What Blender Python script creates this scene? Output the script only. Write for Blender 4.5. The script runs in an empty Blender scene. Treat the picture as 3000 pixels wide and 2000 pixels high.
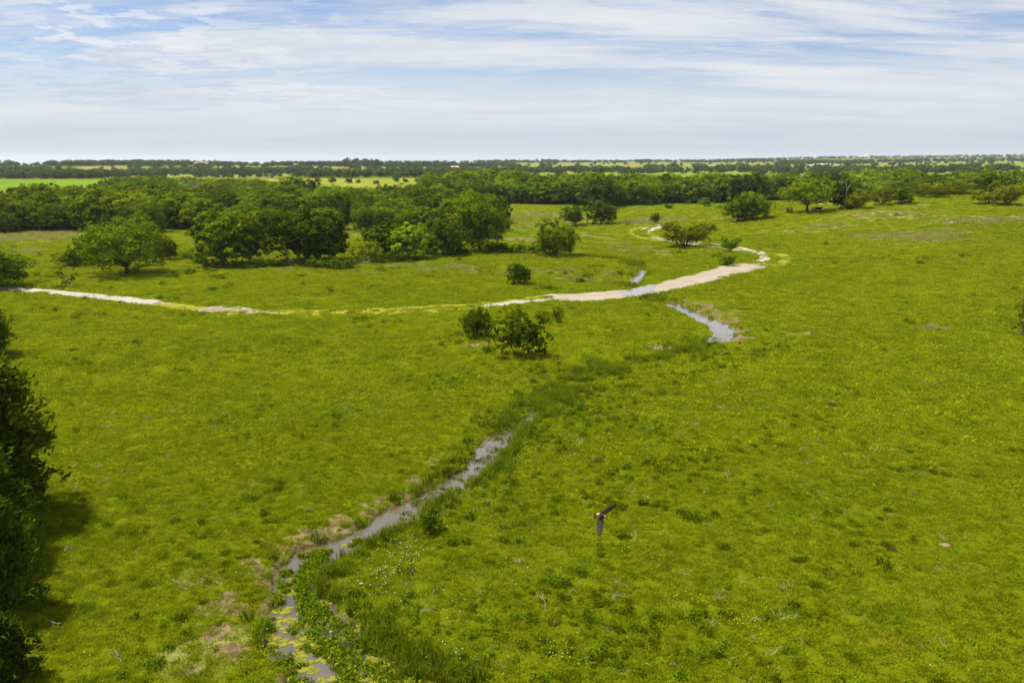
import bpy, math, random
import numpy as np
from mathutils import Vector, Matrix, Euler

random.seed(7)
rng = np.random.default_rng(7)
C = bpy.context.scene.collection
sc = bpy.context.scene

# ------------------------------------------------------------------ camera
CAMH, FPX = 20.0, 2333.0
PITCH = math.atan(525 / FPX)
cp, sp = math.cos(PITCH), math.sin(PITCH)
cam = bpy.data.objects.new('camera', bpy.data.cameras.new('camera'))
C.objects.link(cam)
cam.location = (0, 0, CAMH)
cam.rotation_euler = (math.pi / 2 - PITCH, 0, 0)
cam.data.sensor_width = 36
cam.data.lens = FPX / 3000 * 36
cam.data.clip_start, cam.data.clip_end = 0.1, 40000
sc.camera = cam

# ------------------------------------------------------------------ light
SUN_EL, SUN_AZ = math.radians(62), math.radians(-68)      # azimuth from +Y towards +X
SUN = Vector((math.sin(SUN_AZ) * math.cos(SUN_EL), math.cos(SUN_AZ) * math.cos(SUN_EL), math.sin(SUN_EL)))
sun = bpy.data.objects.new('sun', bpy.data.lights.new('sun', 'SUN'))
C.objects.link(sun)
sun.data.energy, sun.data.angle, sun.data.color = 5.0, math.radians(2.2), (1.0, .95, .80)
sun.rotation_euler = (-SUN).to_track_quat('-Z', 'Y').to_euler()
sc.view_settings.view_transform, sc.view_settings.look = 'Standard', 'None'
sc.view_settings.exposure, sc.view_settings.gamma = 1.16, 1.0
sc.view_settings.use_curve_mapping = False
sc.cycles.max_bounces, sc.cycles.diffuse_bounces, sc.cycles.transmission_bounces = 6, 3, 4
sc.cycles.transparent_max_bounces, sc.cycles.volume_bounces = 6, 0
sc.cycles.use_denoising = True
sc.cycles.denoiser = 'OPENIMAGEDENOISE'
sc.cycles.denoising_input_passes = 'RGB_ALBEDO_NORMAL'
sc.cycles.denoising_prefilter = 'ACCURATE'


class NT:
    """small helper round a node tree"""
    def __init__(s, tree):
        s.t, s.n, s.l = tree, tree.nodes, tree.links
        s.n.clear()

    def add(s, typ, ins=None, **kw):
        nd = s.n.new(typ)
        for k, v in kw.items():
            setattr(nd, k, v)
        for k, v in (ins or {}).items():
            if isinstance(v, bpy.types.NodeSocket):
                s.l.new(v, nd.inputs[k])
            else:
                nd.inputs[k].default_value = v
        return nd

    def math(s, op, a, b=0.0, c=0.0, clamp=False):
        return s.add('ShaderNodeMath', {0: a, 1: b, 2: c}, operation=op, use_clamp=clamp).outputs[0]

    def mix(s, f, a, b, blend='MIX'):
        nd = s.add('ShaderNodeMix', data_type='RGBA', blend_type=blend)
        for k, v in ((0, f), (6, a), (7, b)):
            if isinstance(v, bpy.types.NodeSocket):
                s.l.new(v, nd.inputs[k])
            else:
                nd.inputs[k].default_value = v if not isinstance(v, tuple) or len(v) == 4 else (*v, 1)
        return nd.outputs[2]

    def noise(s, vec, scale, detail=2.0, rough=.5, dist=0.0):
        return s.add('ShaderNodeTexNoise', {'Vector': vec, 'Scale': scale, 'Detail': detail, 'Roughness': rough, 'Distortion': dist}).outputs[0]

    def smooth(s, v, lo, hi, a=0.0, b=1.0):
        return s.add('ShaderNodeMapRange', {0: v, 1: lo, 2: hi, 3: a, 4: b}, interpolation_type='SMOOTHSTEP').outputs[0]

    def mapping(s, vec, scale=(1, 1, 1), rot=(0, 0, 0), loc=(0, 0, 0)):
        return s.add('ShaderNodeMapping', {0: vec, 1: loc, 2: rot, 3: scale}).outputs[0]


world = bpy.data.worlds.new('World')
sc.world = world
world.use_nodes = True
W = NT(world.node_tree)
SKY = 0.10
tc = W.add('ShaderNodeTexCoord').outputs['Generated']
sepd = W.add('ShaderNodeSeparateXYZ', {0: tc})
dz = W.math('MAXIMUM', sepd.outputs[2], 0.004)
dirc = W.add('ShaderNodeCombineXYZ', {0: sepd.outputs[0], 1: sepd.outputs[1], 2: dz}).outputs[0]
sky = W.add('ShaderNodeTexSky', {'Vector': dirc}, sky_type='NISHITA', sun_disc=False, sun_elevation=SUN_EL,
            sun_rotation=SUN_AZ, air_density=1.0, dust_density=.35, ozone_density=2.2, altitude=200).outputs[0]
sky = W.add('ShaderNodeHueSaturation', {'Hue': .518, 'Saturation': 1.4, 'Value': .52, 'Color': sky}).outputs[0]
# a sheet of high thin cloud: directions carried on to a level plane far overhead
inv = W.math('DIVIDE', 1.0, W.math('ADD', dz, .10))
pl = W.add('ShaderNodeVectorMath', {0: dirc, 1: W.add('ShaderNodeCombineXYZ', {0: inv, 1: inv, 2: 0.0}).outputs[0]}, operation='MULTIPLY').outputs[0]
plx = W.add('ShaderNodeSeparateXYZ', {0: pl}).outputs[0]
west = W.smooth(plx, -3.2, .4, 1.0, 0.0)                  # the west half carries broken low puffs
turn = math.radians(36)
c1 = W.noise(W.mapping(pl, scale=(.36, 1.15, 1), rot=(0, 0, turn), loc=(3.4, 1.3, 0)), .9, 8, .56, .7)
c2 = W.noise(W.mapping(pl, scale=(.4, 1.5, 1), rot=(0, 0, turn * 1.15), loc=(1.0, 7, 2)), 3.0, 8, .66, .8)
thin = W.math('ADD', W.math('MULTIPLY', c1, .66), W.math('MULTIPLY', c2, .34))
veil = W.smooth(W.math('SUBTRACT', thin, W.math('MULTIPLY', west, .05)), .36, .54, .20, 1.0)
low = W.smooth(dz, .045, .15, 1.0, 0.0)
veil = W.math('MAXIMUM', veil, W.math('MULTIPLY', low, .95))
puf = W.noise(W.mapping(pl, scale=(1, 1.0, 1), loc=(4, 2, 0)), 4.2, 7, .6, .15)
reg = W.smooth(W.noise(W.mapping(pl, loc=(2.6, 5, 0)), 1.3, 2), .36, .52)
puff = W.math('MULTIPLY', W.math('MULTIPLY', W.smooth(puf, .49, .57), west), reg)
shade = W.noise(W.mapping(pl, scale=(.3, 1.2, 1), rot=(0, 0, turn), loc=(2, 5, 1)), 1.1, 5, .55)
CK = .455
bill = W.noise(W.mapping(pl, scale=(.5, .9, 1), loc=(7, 2, 3)), 1.6, 8, .6, .4)
shade = W.math('ADD', W.math('MULTIPLY', shade, .55), W.math('MULTIPLY', bill, .45))
ccol = W.mix(W.smooth(shade, .38, .6), (6.4 * CK, 7.0 * CK, 7.9 * CK, 1), (7.9 * CK, 8.05 * CK, 8.4 * CK, 1))
ccol = W.mix(W.smooth(dz, .0, .075, .95, 0.0), ccol, (5.2 * CK, 5.75 * CK, 6.7 * CK, 1))
grey = W.math('MULTIPLY', W.smooth(W.noise(W.mapping(pl, scale=(1, 1.5, 1), loc=(1, 3, 4)), 4.4, 7, .6), .49, .57), west)
grey = W.math('MULTIPLY', grey, W.math('MULTIPLY', W.smooth(dz, .045, .08), W.smooth(dz, .12, .16, 1.0, 0.0)))
ccol = W.mix(W.math('MULTIPLY', grey, .8), ccol, (5.3 * CK, 6.0 * CK, 7.5 * CK, 1))
col = W.mix(veil, sky, ccol)
col = W.mix(W.math('MULTIPLY', puff, W.smooth(dz, .085, .125, 0.0, .95)), col, (8.6 * CK, 8.7 * CK, 8.9 * CK, 1))
bg = W.add('ShaderNodeBackground', {'Color': col, 'Strength': SKY})
W.add('ShaderNodeOutputWorld', {0: bg.outputs[0]})


# ------------------------------------------------------------------ terrain
def sstep(a, b, v):
    t = np.clip((v - a) / (b - a), 0, 1)
    return t * t * (3 - 2 * t)


FC = np.array([-600, 0, 500, 1000, 1500, 2000, 2500, 3000, 3600], float)      # columns of the photograph
FR = [(600, None),
      (950, [524, 524, 524, 523, 521, 522, 523, 523, 523]),
      (1200, [508, 508, 512, 511, 512, 511, 509, 507, 507]),
      (1450, [503, 503, 504, 500, 500, 502, 497, 495, 495]),
      (1700, [488, 488, 486, 489, 494, 495, 488, 486, 486]),
      (2200, [486, 486, 484, 484, 484, 485, 481, 478, 478]),
      (3000, [485, 485, 483, 482, 477, 477, 474, 472, 472]),
      (4500, [484, 484, 482, 481, 478, 475, 466, 463, 463]),
      (6200, [483, 483, 482, 481, 478, 473, 462, 457, 457]),
      (14000, None)]
FU = (FC - 1500) / FPX * .978


def z_at_row(y, py):
    return CAMH + y * math.tan(math.atan((1000 - py) / FPX) - PITCH)


FY = np.array([520.] + [r[0] for r in FR])
FZ = [np.zeros(len(FC))]
for yy, pys in FR:
    if pys is None:
        FZ.append(np.zeros(len(FC)) if yy < 1000 else FZ[-1] * .9)
    else:
        FZ.append(np.array([z_at_row(yy, p) for p in pys]))
FZ = np.array(FZ)


def base_h(x, y):
    x, y = np.asarray(x, float), np.asarray(y, float)
    u = np.clip(x / np.maximum(y, 1.0), FU[0], FU[-1] - 1e-6)
    ci = np.clip(np.searchsorted(FU, u, side='right') - 1, 0, len(FU) - 2)
    fu = (u - FU[ci]) / (FU[ci + 1] - FU[ci])
    fu = fu * fu * (3 - 2 * fu)
    yc = np.clip(y, FY[0], FY[-1] - 1e-3)
    ri = np.clip(np.searchsorted(FY, yc, side='right') - 1, 0, len(FY) - 2)
    fy = (yc - FY[ri]) / (FY[ri + 1] - FY[ri])
    z = (FZ[ri, ci] * (1 - fu) + FZ[ri, ci + 1] * fu) * (1 - fy) + (FZ[ri + 1, ci] * (1 - fu) + FZ[ri + 1, ci + 1] * fu) * fy
    hill = 8.7 * sstep(15, 150, x) * sstep(95, 255, y) * (1 - sstep(265, 410, y))
    roll = (np.sin(x * .083 + 1.3 * np.sin(y * .031)) * np.sin(y * .057 + .8) * .16
            + np.sin(x * .19 + y * .07) * np.sin(y * .15 - x * .05) * .07) * sstep(30, 120, x + .25 * y) \
        + np.sin(x * .021 + 2) * np.sin(y * .017) * .5 * sstep(200, 330, y)
    return z + hill + roll


def pix_dir(px, py):
    u, v = (px - 1500) / FPX, (1000 - py) / FPX
    return np.array([u, cp + v * sp, -sp + v * cp])


TT = np.geomspace(8, 9000, 1500)


def ground(px, py):
    """the point of the ground seen at this place in the photograph"""
    d = pix_dir(px, py)
    d = d / d[1]
    P = d[None, :] * TT[:, None]
    g = (CAMH + P[:, 2]) - base_h(P[:, 0], P[:, 1])
    k = int(np.argmax(g < 0)) if (g < 0).any() else len(TT) - 1
    k = max(k, 1)
    t = TT[k - 1] + (TT[k] - TT[k - 1]) * g[k - 1] / max(g[k - 1] - g[k], 1e-9)
    x, y = d[0] * t, t
    return float(x), float(y), float(base_h(x, y))


def at_depth(px, y):
    z = 0.0
    for _ in range(4):
        x = (px - 1500) / FPX * (y * cp + (CAMH - z) * sp)
        z = float(base_h(x, y))
    return x, y, z


def px_of(x, y, z):
    dzv = np.asarray(z) - CAMH
    cd = np.asarray(y) * cp - dzv * sp
    return 1500 + FPX * np.asarray(x) / cd, 1000 - FPX * (np.asarray(y) * sp + dzv * cp) / cd


# ---- creek: centre line, half width and how deep it is cut
CREEK = [(1120, 2120, 2.5, 1), (1030, 2010, 2.2, 1), (960, 1930, 1.9, 1), (905, 1850, 1.55, 1), (880, 1790, 1.2, 1), (862, 1720, .85, 1), (868, 1670, .75, 1),
         (900, 1625, .72, 1), (960, 1598, .6, 1), (1020, 1580, .58, 1), (1075, 1552, .6, 1), (1130, 1520, .72, 1), (1190, 1480, .5, 1),
         (1250, 1450, .5, 1), (1310, 1415, .55, 1), (1360, 1388, .6, 1), (1405, 1350, .85, 1), (1432, 1312, .9, 1), (1452, 1285, .75, .95),
         (1490, 1250, .6, .72), (1530, 1222, .55, .8), (1600, 1185, .5, .55), (1680, 1125, .5, .5), (1760, 1083, .5, .5), (1880, 1050, .5, .5),
         (2000, 1022, .5, .5), (2085, 1002, .6, .6), (2125, 975, 1.0, 1), (2105, 953, .95, 1), (2065, 935, .7, 1), (2020, 915, .62, 1),
         (1985, 898, .6, 1), (1950, 882, .5, .55), (1905, 868, .6, .4), (1870, 850, .7, .25), (1850, 832, .6, .6), (1862, 815, .7, 1), (1882, 798, .7, 1),
         (1880, 785, .6, .6), (1850, 770, .6, .5), (1800, 757, .6, .5), (1700, 748, .6, .5), (1600, 742, .6, .5)]
cpts = np.array([[*ground(a, b)[:2], w, k] for a, b, w, k in CREEK])
seg = np.r_[0, np.cumsum(np.hypot(*np.diff(cpts[:, :2], axis=0).T))]
sres = np.arange(0, seg[-1], .3)
cl = np.stack([np.interp(sres, seg, cpts[:, i]) for i in range(4)], 1)
ker = np.hanning(9)
ker /= ker.sum()
for i in range(4):
    cl[:, i] = np.convolve(np.pad(cl[:, i], 4, 'edge'), ker, 'valid')
wig = np.sin(sres * 2.1) * .12 + np.sin(sres * .9 + 1) * .16 + np.sin(sres * 4.7) * .05
cl[:, 2] *= 1 + wig
WATER_Z = -.29


def water_level(y):
    return np.interp(y, [60, 82], [-.29, -.13])




def creek_dist(x, y):
    """distance to the creek, half width there, depth factor there, signed side (+ = west bank)"""
    x, y = np.asarray(x, float), np.asarray(y, float)
    D = np.full(x.shape, 1e3)
    Wd, K, S = np.full(x.shape, .5), np.full(x.shape, .5), np.zeros(x.shape)
    m = (np.abs(x) < 90) & (y > 15) & (y < 215)
    idx = np.nonzero(m)[0]
    if len(idx):
        coarse = cl[::12]
        near = np.zeros(len(idx), bool)
        for a in range(0, len(idx), 40000):
            s_ = idx[a:a + 40000]
            d = np.min((x[s_, None] - coarse[None, :, 0]) ** 2 + (y[s_, None] - coarse[None, :, 1]) ** 2, 1)
            near[a:a + 40000] = d < 12 ** 2
        idx = idx[near]
        for a in range(0, len(idx), 12000):
            s_ = idx[a:a + 12000]
            d2 = (x[s_, None] - cl[None, :, 0]) ** 2 + (y[s_, None] - cl[None, :, 1]) ** 2
            k = np.argmin(d2, 1)
            D[s_] = np.sqrt(d2[np.arange(len(s_)), k])
            Wd[s_], K[s_] = cl[k, 2], cl[k, 3]
            k2 = np.minimum(k + 1, len(cl) - 1)
            k1 = np.maximum(k2 - 1, 0)
            tx, ty = cl[k2, 0] - cl[k1, 0], cl[k2, 1] - cl[k1, 1]
            S[s_] = np.sign(tx * (y[s_] - cl[k, 1]) - ty * (x[s_] - cl[k, 0]))
    return D, Wd, K, S


def vnoise(x, y, s=1.0, seed=0):
    """cheap value noise, 0..1"""
    x, y = np.asarray(x) * s + seed * 17.3, np.asarray(y) * s + seed * 9.1
    xi, yi = np.floor(x).astype(np.int64), np.floor(y).astype(np.int64)
    fx, fy = x - xi, y - yi
    fx, fy = fx * fx * (3 - 2 * fx), fy * fy * (3 - 2 * fy)

    def h(a, b):
        v = np.sin(a * 127.1 + b * 311.7 + seed * 74.7) * 43758.5453
        return v - np.floor(v)
    return (h(xi, yi) * (1 - fx) + h(xi + 1, yi) * fx) * (1 - fy) + (h(xi, yi + 1) * (1 - fx) + h(xi + 1, yi + 1) * fx) * fy


# where the banks are bare earth: place in the photograph and radius in metres
DIRT = [(905, 1585, 1.5), (960, 1560, .8), (1000, 1530, 1.1), (1080, 1490, 1.3), (1110, 1470, .9), (1200, 1440, .7), (1275, 1350, .9), (1230, 1400, .8), (790, 1680, 1.2), (745, 1650, .8),
        (2066, 905, 3.0), (2092, 922, 2.8), (2138, 938, 2.6), (2156, 990, 2.2), (2036, 890, 2.4), (2003, 880, 1.8), (2160, 965, 1.8), (660, 1790, 1.0), (640, 1850, .9), (620, 1770, .7), (680, 1740, .7), (650, 1910, .8),
        (545, 1960, .5), (1395, 1008, 1.4), (1520, 1080, .6), (1925, 1015, 1.4), (1960, 1022, 1.0), (1710, 738, 2.0), (1490, 701, 4), (1515, 701, 4), (1545, 702, 4), (1475, 700, 3)]
dirt_p = np.array([[*ground(a, b)[:2], r] for a, b, r in DIRT])
DRY = [(1030, 672, 7, .9), (1020, 690, 4, .7), (120, 690, 14, .9), (30, 700, 12, .7), (200, 680, 14, .9), (60, 735, 8, .5), (1560, 630, 16, .7), (1480, 650, 10, .6), (1640, 655, 10, .5), (1530, 665, 8, .5), (1900, 645, 12, .6),
       (1870, 650, 8, .5), (2560, 690, 7, .6), (2700, 695, 10, .9), (2760, 688, 8, .8), (2640, 692, 6, .8), (2580, 630, 9, .7), (2720, 640, 6, .5), (2960, 645, 8, .8), (2840, 650, 7, .6), (2910, 640, 6, .6),
       (1260, 790, 6, .5), (1330, 785, 7, .6), (1200, 780, 6, .5), (1480, 800, 5, .4), (1640, 795, 7, .5), (1700, 815, 5, .5), (1760, 800, 5, .45), (2400, 665, 6, .5), (2430, 662, 4, .6),
       (1790, 718, 5, .7), (1830, 730, 4, .8), (1860, 738, 3, .8), (1050, 800, 5, .4), (850, 790, 5, .4), (2350, 970, 3, .4), (2760, 965, 3, .5), (2120, 900, 3, .3), (590, 1700, .8, .4), (640, 1880, 1.6, .5), (560, 1930, 1.2, .4)]
dry_p = np.array([[*ground(a, b)[:2], r, k] for a, b, r, k in DRY])


def polyline_px(pts, step=.5):
    p = np.array([ground(a, b)[:2] for a, b in pts])
    s = np.r_[0, np.cumsum(np.hypot(*np.diff(p, axis=0).T))]
    q = np.arange(0, s[-1], step)
    return np.stack([np.interp(q, s, p[:, i]) for i in range(2)], 1)


TRACKS = [([(455, 884), (560, 898), (700, 908), (850, 911), (1000, 909), (1150, 905), (1300, 895), (1430, 890), (1590, 866)], 1.0),
          ([(470, 892), (560, 908), (700, 918), (850, 919), (1000, 917), (1150, 914), (1300, 908), (1425, 902)], 1.15),
          ([(2245, 742), (2290, 745), (2310, 758), (2290, 770), (2250, 780)], 1.2),
          ([(1888, 663), (1855, 672), (1850, 683), (1875, 695), (1930, 704), (2000, 712), (2080, 722), (2180, 738)], .8),
          ([(1960, 658), (1905, 672), (1900, 684), (1940, 698), (2010, 707), (2090, 718), (2180, 732)], .7),
          ([(1960, 655), (2040, 648), (2110, 640), (2180, 628), (2300, 618)], .7)]
track_l = [(polyline_px(p, 1.0), w) for p, w in TRACKS]


def masks(x, y):
    """dry, dirt, track, lush masks of the pasture (kinds of ground cover)"""
    n = len(x)
    dry, dirt, track = np.zeros(n), np.zeros(n), np.zeros(n)
    n1, n2 = vnoise(x, y, .35, 3), vnoise(x, y, 1.3, 5)
    for a, b, r, k in dry_p:
        m = (np.abs(x - a) < 3 * r) & (np.abs(y - b) < 2.4 * r)
        if m.any():
            d = np.hypot((x[m] - a), (y[m] - b) * 1.2) / r
            dry[m] = np.maximum(dry[m], k * np.clip((1.5 - d) * .8 + (n1[m] - .5) * 1.3 + (n2[m] - .5) * .8, 0, 1))
    f = vnoise(x, y, .05, 9) * .5 + vnoise(x, y, .14, 4) * .5
    dry = np.maximum(dry, sstep(.62, .78, f) * sstep(90, 190, y) * (1 - sstep(500, 560, y)) * .5 * sstep(.3, .7, n1))
    for a, b, r in dirt_p:
        m = (np.abs(x - a) < 2 * r) & (np.abs(y - b) < 2 * r)
        if m.any():
            d = np.hypot(x[m] - a, y[m] - b) / r
            dirt[m] = np.maximum(dirt[m], np.clip((1.15 - d) * 1.6 + (vnoise(x[m], y[m], 1.9, 8) - .5) * 2.2, 0, 1))
    for pl_, w in track_l:
        lo, hi = pl_.min(0) - 4, pl_.max(0) + 4
        m = np.nonzero((x > lo[0]) & (x < hi[0]) & (y > lo[1]) & (y < hi[1]))[0]
        for a in range(0, len(m), 20000):
            s_ = m[a:a + 20000]
            d = np.sqrt(((x[s_, None] - pl_[None, :, 0]) ** 2 + (y[s_, None] - pl_[None, :, 1]) ** 2).min(1))
            track[s_] = np.maximum(track[s_], np.clip(1.5 - d / w, 0, 1) * (.5 + .6 * n2[s_]))
    return dry, dirt, np.clip(track, 0, 1)


def cut(x, y, D, Wd, K, S):
    """depth of the creek bed below the pasture"""
    rag = (vnoise(x, y, 1.1, 2) - .5) * .5 + (vnoise(x, y, 3.1, 6) - .5) * .25
    bank = np.where(S > 0, .55, 1.0)
    t = np.clip((D + rag * .6 - Wd * .75) / (Wd * .25 + bank), 0, 1)
    return -.68 * np.where(K > .64, np.clip(K, .3, 1), .10) * (1 - t * t * (3 - 2 * t)) - .11 * np.exp(-(D / 3.2) ** 2) * (y < 75)


def full_h(x, y):
    x, y = np.atleast_1d(np.asarray(x, float)), np.atleast_1d(np.asarray(y, float))
    z = base_h(x, y)
    D, Wd, K, S = creek_dist(x, y)
    m = D < 11
    z[m] += cut(x[m], y[m], D[m], Wd[m], K[m], S[m])
    return z, D, Wd, K, S


def tag(o, label=None, cat=None, group=None, kind=None):
    for k, v in (('label', label), ('category', cat), ('group', group), ('kind', kind)):
        if v:
            o[k] = v
    return o


def mesh_np(name, V, F=None, T=None, mat=None, smooth=False, mats=None, mi=None):
    """mesh from numpy: V Nx3, F Mx4 quads and / or T Kx3 triangles"""
    me = bpy.data.meshes.new(name)
    V = np.asarray(V, np.float32)
    me.vertices.add(len(V))
    me.vertices.foreach_set('co', V.ravel())
    parts, starts, n = [], [], 0
    for a in (F, T):
        if a is not None and len(a):
            a = np.asarray(a, np.int32)
            parts.append(a.ravel())
            starts.append(n + np.arange(len(a)) * a.shape[1])
            n += a.size
    if parts:
        me.loops.add(n)
        me.loops.foreach_set('vertex_index', np.concatenate(parts))
        st = np.concatenate(starts).astype(np.int32)
        me.polygons.add(len(st))
        me.polygons.foreach_set('loop_start', st)
        if mi is not None:
            me.polygons.foreach_set('material_index', np.asarray(mi, np.int32))
        if smooth:
            me.polygons.foreach_set('use_smooth', np.ones(len(st), bool))
    for m in (mats or ([mat] if mat else [])):
        me.materials.append(m)
    me.update(calc_edges=True)
    me.validate()
    return me


def link(name, me, parent=None, loc=None):
    o = bpy.data.objects.new(name, me)
    C.objects.link(o)
    if parent:
        o.parent = parent
    if loc is not None:
        o.location = loc
    return o


def col_attr(me, name, rgba):
    a = me.color_attributes.new(name, 'FLOAT_COLOR', 'POINT')
    a.data.foreach_set('color', np.asarray(rgba, np.float32).ravel())


# ------------------------------------------------------------------ materials
def new_mat(name):
    m = bpy.data.materials.new(name)
    m.use_nodes = True
    return m, NT(m.node_tree)


def simple(name, colr, rough=.85, var=.15, scale=3.0, bump=0.0, spec=.2):
    m, n = new_mat(name)
    pos = n.add('ShaderNodeNewGeometry').outputs['Position']
    f = n.noise(pos, scale, 5, .6)
    c = n.mix(n.smooth(f, .25, .75), tuple(v * (1 - var) for v in colr), tuple(v * (1 + var) for v in colr))
    b = n.add('ShaderNodeBsdfPrincipled', {'Base Color': c, 'Roughness': rough, 'Specular IOR Level': spec})
    if bump:
        n.l.new(n.add('ShaderNodeBump', {'Strength': bump, 'Distance': .05, 'Height': f}).outputs[0], b.inputs['Normal'])
    n.add('ShaderNodeOutputMaterial', {0: b.outputs[0]})
    return m


def grass_group():
    g = bpy.data.node_groups.new('grass colour', 'ShaderNodeTree')
    g.interface.new_socket('Color', in_out='OUTPUT', socket_type='NodeSocketColor')
    n = NT(g)
    pos = n.add('ShaderNodeNewGeometry').outputs['Position']
    flat = n.mapping(pos, scale=(1, 1, .15))
    big = n.noise(flat, .018, 3, .55)
    mid = n.noise(n.mapping(flat, scale=(.55, 1, 1), rot=(0, 0, .25)), .12, 5, .62, .4)
    sml = n.noise(flat, .75, 4, .65)
    tiny = n.noise(flat, 4.5, 3, .6)
    mixv = n.math('ADD', n.math('ADD', n.math('MULTIPLY', big, .26), n.math('MULTIPLY', mid, .28)), n.math('ADD', n.math('MULTIPLY', sml, .24), n.math('MULTIPLY', tiny, .22)))
    c = n.mix(n.smooth(mixv, .31, .63), (.094, .135, .0030), (.162, .184, .0034))
    c = n.mix(n.smooth(mixv, .56, .74), c, (.178, .192, .005))
    warm = n.noise(n.mapping(flat, loc=(40, 11, 3)), .33, 4, .6)
    c = n.mix(n.smooth(warm, .56, .74, 0, .6), c, (.175, .155, .009))
    lush = n.noise(n.mapping(flat, loc=(13, 71, 3)), .5, 4, .65)
    c = n.mix(n.smooth(lush, .57, .72, 0, .45), c, (.055, .108, .004))
    o = n.add('NodeGroupOutput')
    n.l.new(c, o.inputs[0])
    return g


GRASS = grass_group()


def grass_node(n):
    nd = n.add('ShaderNodeGroup')
    nd.node_tree = GRASS
    return nd.outputs[0]


def ground_mat():
    m, n = new_mat('pasture')
    pos = n.add('ShaderNodeNewGeometry').outputs['Position']
    c = n.mix(1.0, grass_node(n), (.56, .56, .7, 1), 'MULTIPLY')
    a = n.add('ShaderNodeAttribute', attribute_name='cover')
    sp_ = n.add('ShaderNodeSeparateColor', {0: a.outputs['Color']})
    fine = n.noise(pos, 5.0, 4, .65)
    med = n.noise(pos, 1.4, 4, .6)
    c = n.mix(n.math('MULTIPLY', sp_.outputs[0], n.smooth(fine, .3, .6, .45, .95)), c, n.mix(n.smooth(med, .3, .7), (.19, .172, .070), (.27, .24, .125)))
    c = n.mix(n.math('MULTIPLY', sp_.outputs[2], n.smooth(fine, .25, .65, .5, 1.0)), c, n.mix(n.smooth(med, .35, .7), (.215, .200, .012), (.255, .225, .055)))
    ds = n.smooth(n.math('ADD', sp_.outputs[1], n.math('MULTIPLY', n.math('SUBTRACT', fine, .5), .9)), .35, .62)
    c = n.mix(ds, c, n.mix(n.smooth(med, .3, .7), (.070, .050, .024), (.165, .122, .066)))
    hgt = n.math('ADD', n.math('MULTIPLY', n.noise(pos, 1.1, 5, .7), .6), n.math('MULTIPLY', fine, .25))
    b = n.add('ShaderNodeBsdfPrincipled', {'Base Color': c, 'Roughness': 1.0, 'Specular IOR Level': 0.0})
    n.l.new(n.add('ShaderNodeBump', {'Strength': .9, 'Distance': .45, 'Height': hgt}).outputs[0], b.inputs['Normal'])
    n.add('ShaderNodeOutputMaterial', {0: b.outputs[0]})
    return m


def field_mat(name, ca, cb, scale=.05, stretch=(1, .4, 1)):
    m, n = new_mat(name)
    pos = n.add('ShaderNodeNewGeometry').outputs['Position']
    f = n.math('ADD', n.math('MULTIPLY', n.noise(n.mapping(pos, scale=stretch), scale, 5, .6), .6), n.math('MULTIPLY', n.noise(pos, scale * 9, 4, .6), .4))
    c = n.mix(n.smooth(f, .35, .65), ca, cb)
    b = n.add('ShaderNodeBsdfDiffuse', {'Color': c})
    n.add('ShaderNodeOutputMaterial', {0: b.outputs[0]})
    return m


def leaf_mat(name, dark, light, transl=.22, rough=.7, own=.42, spec=.0):
    """leaf colours: each leaf its own tone, each plant a little different"""
    m, n = new_mat(name)
    t = n.add('ShaderNodeAttribute', attribute_name='tone')
    rnd = n.add('ShaderNodeObjectInfo').outputs['Random']
    c = n.mix(t.outputs['Fac'], dark, light)
    v = n.add('ShaderNodeMapRange', {0: rnd, 1: 0.0, 2: 1.0, 3: 1 - own, 4: 1 + own}).outputs[0]
    hue = n.add('ShaderNodeMapRange', {0: n.math('FRACT', n.math('MULTIPLY', rnd, 7.31)), 1: 0.0, 2: 1.0, 3: .484, 4: .512}).outputs[0]
    c = n.add('ShaderNodeHueSaturation', {'Hue': hue, 'Saturation': 1.0, 'Value': v, 'Color': c}).outputs[0]
    b = n.add('ShaderNodeBsdfPrincipled', {'Base Color': c, 'Roughness': rough, 'Specular IOR Level': spec})
    tr = n.add('ShaderNodeBsdfTranslucent', {'Color': n.mix(1.0, c, (1.35, 1.3, .6, 1), 'MULTIPLY')})
    mx = n.add('ShaderNodeMixShader', {0: transl, 1: b.outputs[0], 2: tr.outputs[0]})
    n.add('ShaderNodeOutputMaterial', {0: mx.outputs[0]})
    return m


def blade_mat(name, gain=1.0, tint=None, mixf=0.0):
    m, n = new_mat(name)
    c = grass_node(n)
    rnd = n.add('ShaderNodeObjectInfo').outputs['Random']
    t = n.add('ShaderNodeAttribute', attribute_name='tone')
    if tint:
        c = n.mix(mixf, c, (*tint, 1))
    v = n.math('MULTIPLY', n.add('ShaderNodeMapRange', {0: rnd, 3: .72 * gain, 4: 1.3 * gain}).outputs[0], n.add('ShaderNodeMapRange', {0: t.outputs['Fac'], 3: .75, 4: 1.28}).outputs[0])
    c = n.add('ShaderNodeHueSaturation', {'Value': v, 'Color': c}).outputs[0]
    b = n.add('ShaderNodeBsdfDiffuse', {'Color': c})
    tr = n.add('ShaderNodeBsdfTranslucent', {'Color': c})
    n.add('ShaderNodeOutputMaterial', {0: n.add('ShaderNodeMixShader', {0: .42, 1: b.outputs[0], 2: tr.outputs[0]}).outputs[0]})
    return m


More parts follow.
